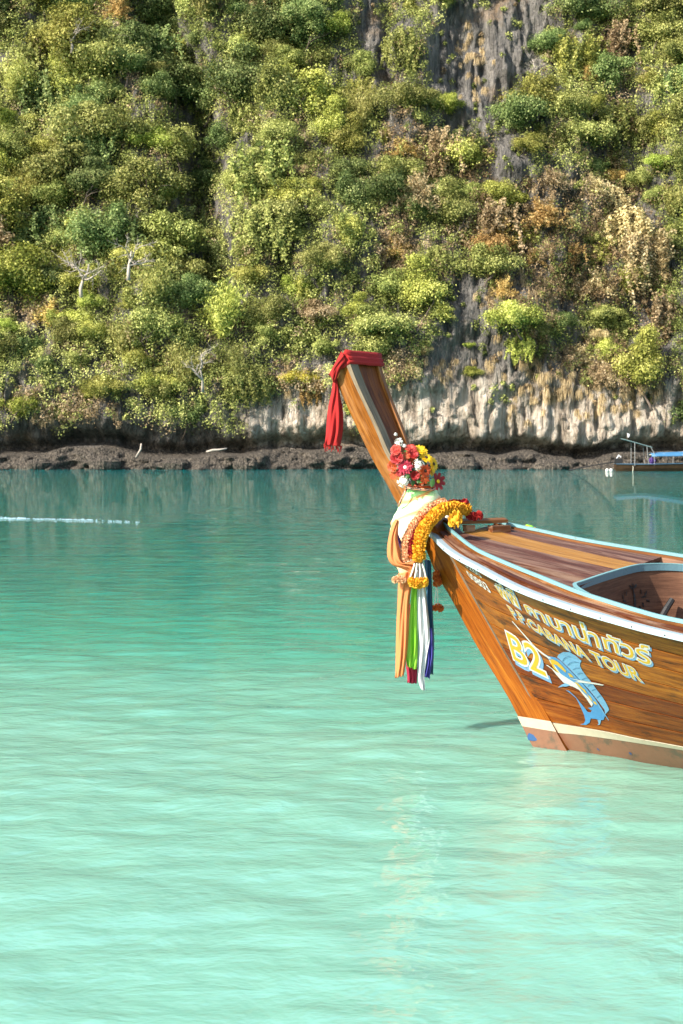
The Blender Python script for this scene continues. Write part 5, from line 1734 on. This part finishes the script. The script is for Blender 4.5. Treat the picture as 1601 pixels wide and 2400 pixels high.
# engine and long propeller shaft
eng = MB().box((.25, 0, .75), (.55, .40, .38)).build('engine', M['black'], fb)
MB().tube([(.1, -.1, .95), (.25, -.12, 1.18), (.42, -.12, 1.05)], [.05, .07, .06], 6).build('air_filter', M['whitecloth'], eng)
MB().tube([(0, -.15, .70), (-1.8, -.3, .42), (-3.6, -.45, .04)], [.05, .045, .04], 6).build('propeller_shaft', M['black'], fb)
for s, zz in ((1.2, .1),):
    V = [(s + .02 * math.sin(t * 2), -fbw(s) - .05, .42 - t * .2 - zz * .3) for t in np.linspace(0, 2, 6)]
    MB().tube(V, .025, 5).build('mooring_rope', M['hat'], fb)
for s in (-.65, -.35):
    MB().loft([[(s + .14 * math.sin(th) * math.cos(t), -.25 + .14 * math.sin(th) * math.sin(t), .06 + .14 * math.cos(th)) for t in np.arange(8) * .785] for th in np.linspace(.1, 3.04, 6)], True, True).build('fender', M['f_white'], fb, True)

# pennant on a cane above the stern
PB = FBo + Vector((1.0, .3, 2.35))
pn = empty('pennant', PB, 0, 'tiny white pennant on a cane above the stern of the distant boat', 'flag')
MB().tube([(0, 0, -.05), (-.05, 0, .55)], .02, 5).build('cane', M['greywood'], pn)
MB().loft([[(-.04, -.01, .55), (-.04, .01, .55), (.18, .01, .42), (.18, -.01, .42)], [(-.02, -.01, .22), (-.02, .01, .22), (.10, .01, .20), (.10, -.01, .20)]]).build('flag_cloth', M['whitecloth'], pn)

# boatman sitting in the stern
PE = FBo + Vector((2.75, -.25, .42))
person = empty('person', PE, 0, 'person in violet shirt and wide straw hat sitting in the distant boat', 'person')
me = bpy.data.meshes.new('body')
JV = [(0, 0, .12), (0, .02, .34), (0, .02, .50), (0, .01, .60), (0, 0, .70), (0, -.01, .80),
      (-.16, .02, .50), (-.22, -.10, .32), (-.10, -.28, .26), (.16, .02, .50), (.22, -.10, .32), (.10, -.28, .26),
      (-.10, -.02, .10), (-.14, -.40, .14), (-.14, -.44, -.06), (.10, -.02, .10), (.14, -.40, .14), (.14, -.44, -.06)]
JE = [(0, 1), (1, 2), (2, 3), (3, 4), (4, 5), (2, 6), (6, 7), (7, 8), (2, 9), (9, 10), (10, 11), (0, 12), (12, 13), (13, 14), (0, 15), (15, 16), (16, 17)]
JR = [.14, .13, .12, .055, .085, .075, .06, .045, .035, .06, .045, .035, .085, .065, .05, .085, .065, .05]
me.from_pydata(JV, JE, [])
body = dobj('body', me, person)
body.modifiers.new('skin', 'SKIN')
for v, r in zip(me.skin_vertices[0].data, JR): v.radius = (r, r)
me.skin_vertices[0].data[0].use_root = True
body.modifiers.new('sub', 'SUBSURF').levels = 1
me.materials.append(M['shirt'])
MB().loft([[(r * math.cos(t), r * math.sin(t) - .02, z) for t in np.arange(12) * .5236] for r, z in ((.085, .70), (.09, .76), (.075, .83), (.03, .86))]).build('head', M['skin'], person, True)
MB().loft([[(r * math.cos(t), r * math.sin(t) - .02, z) for t in np.arange(16) * .3927] for r, z in ((.27, .80), (.26, .815), (.12, .85), (.10, .92), (.03, .95))]).build('straw_hat', M['hat'], person, True)
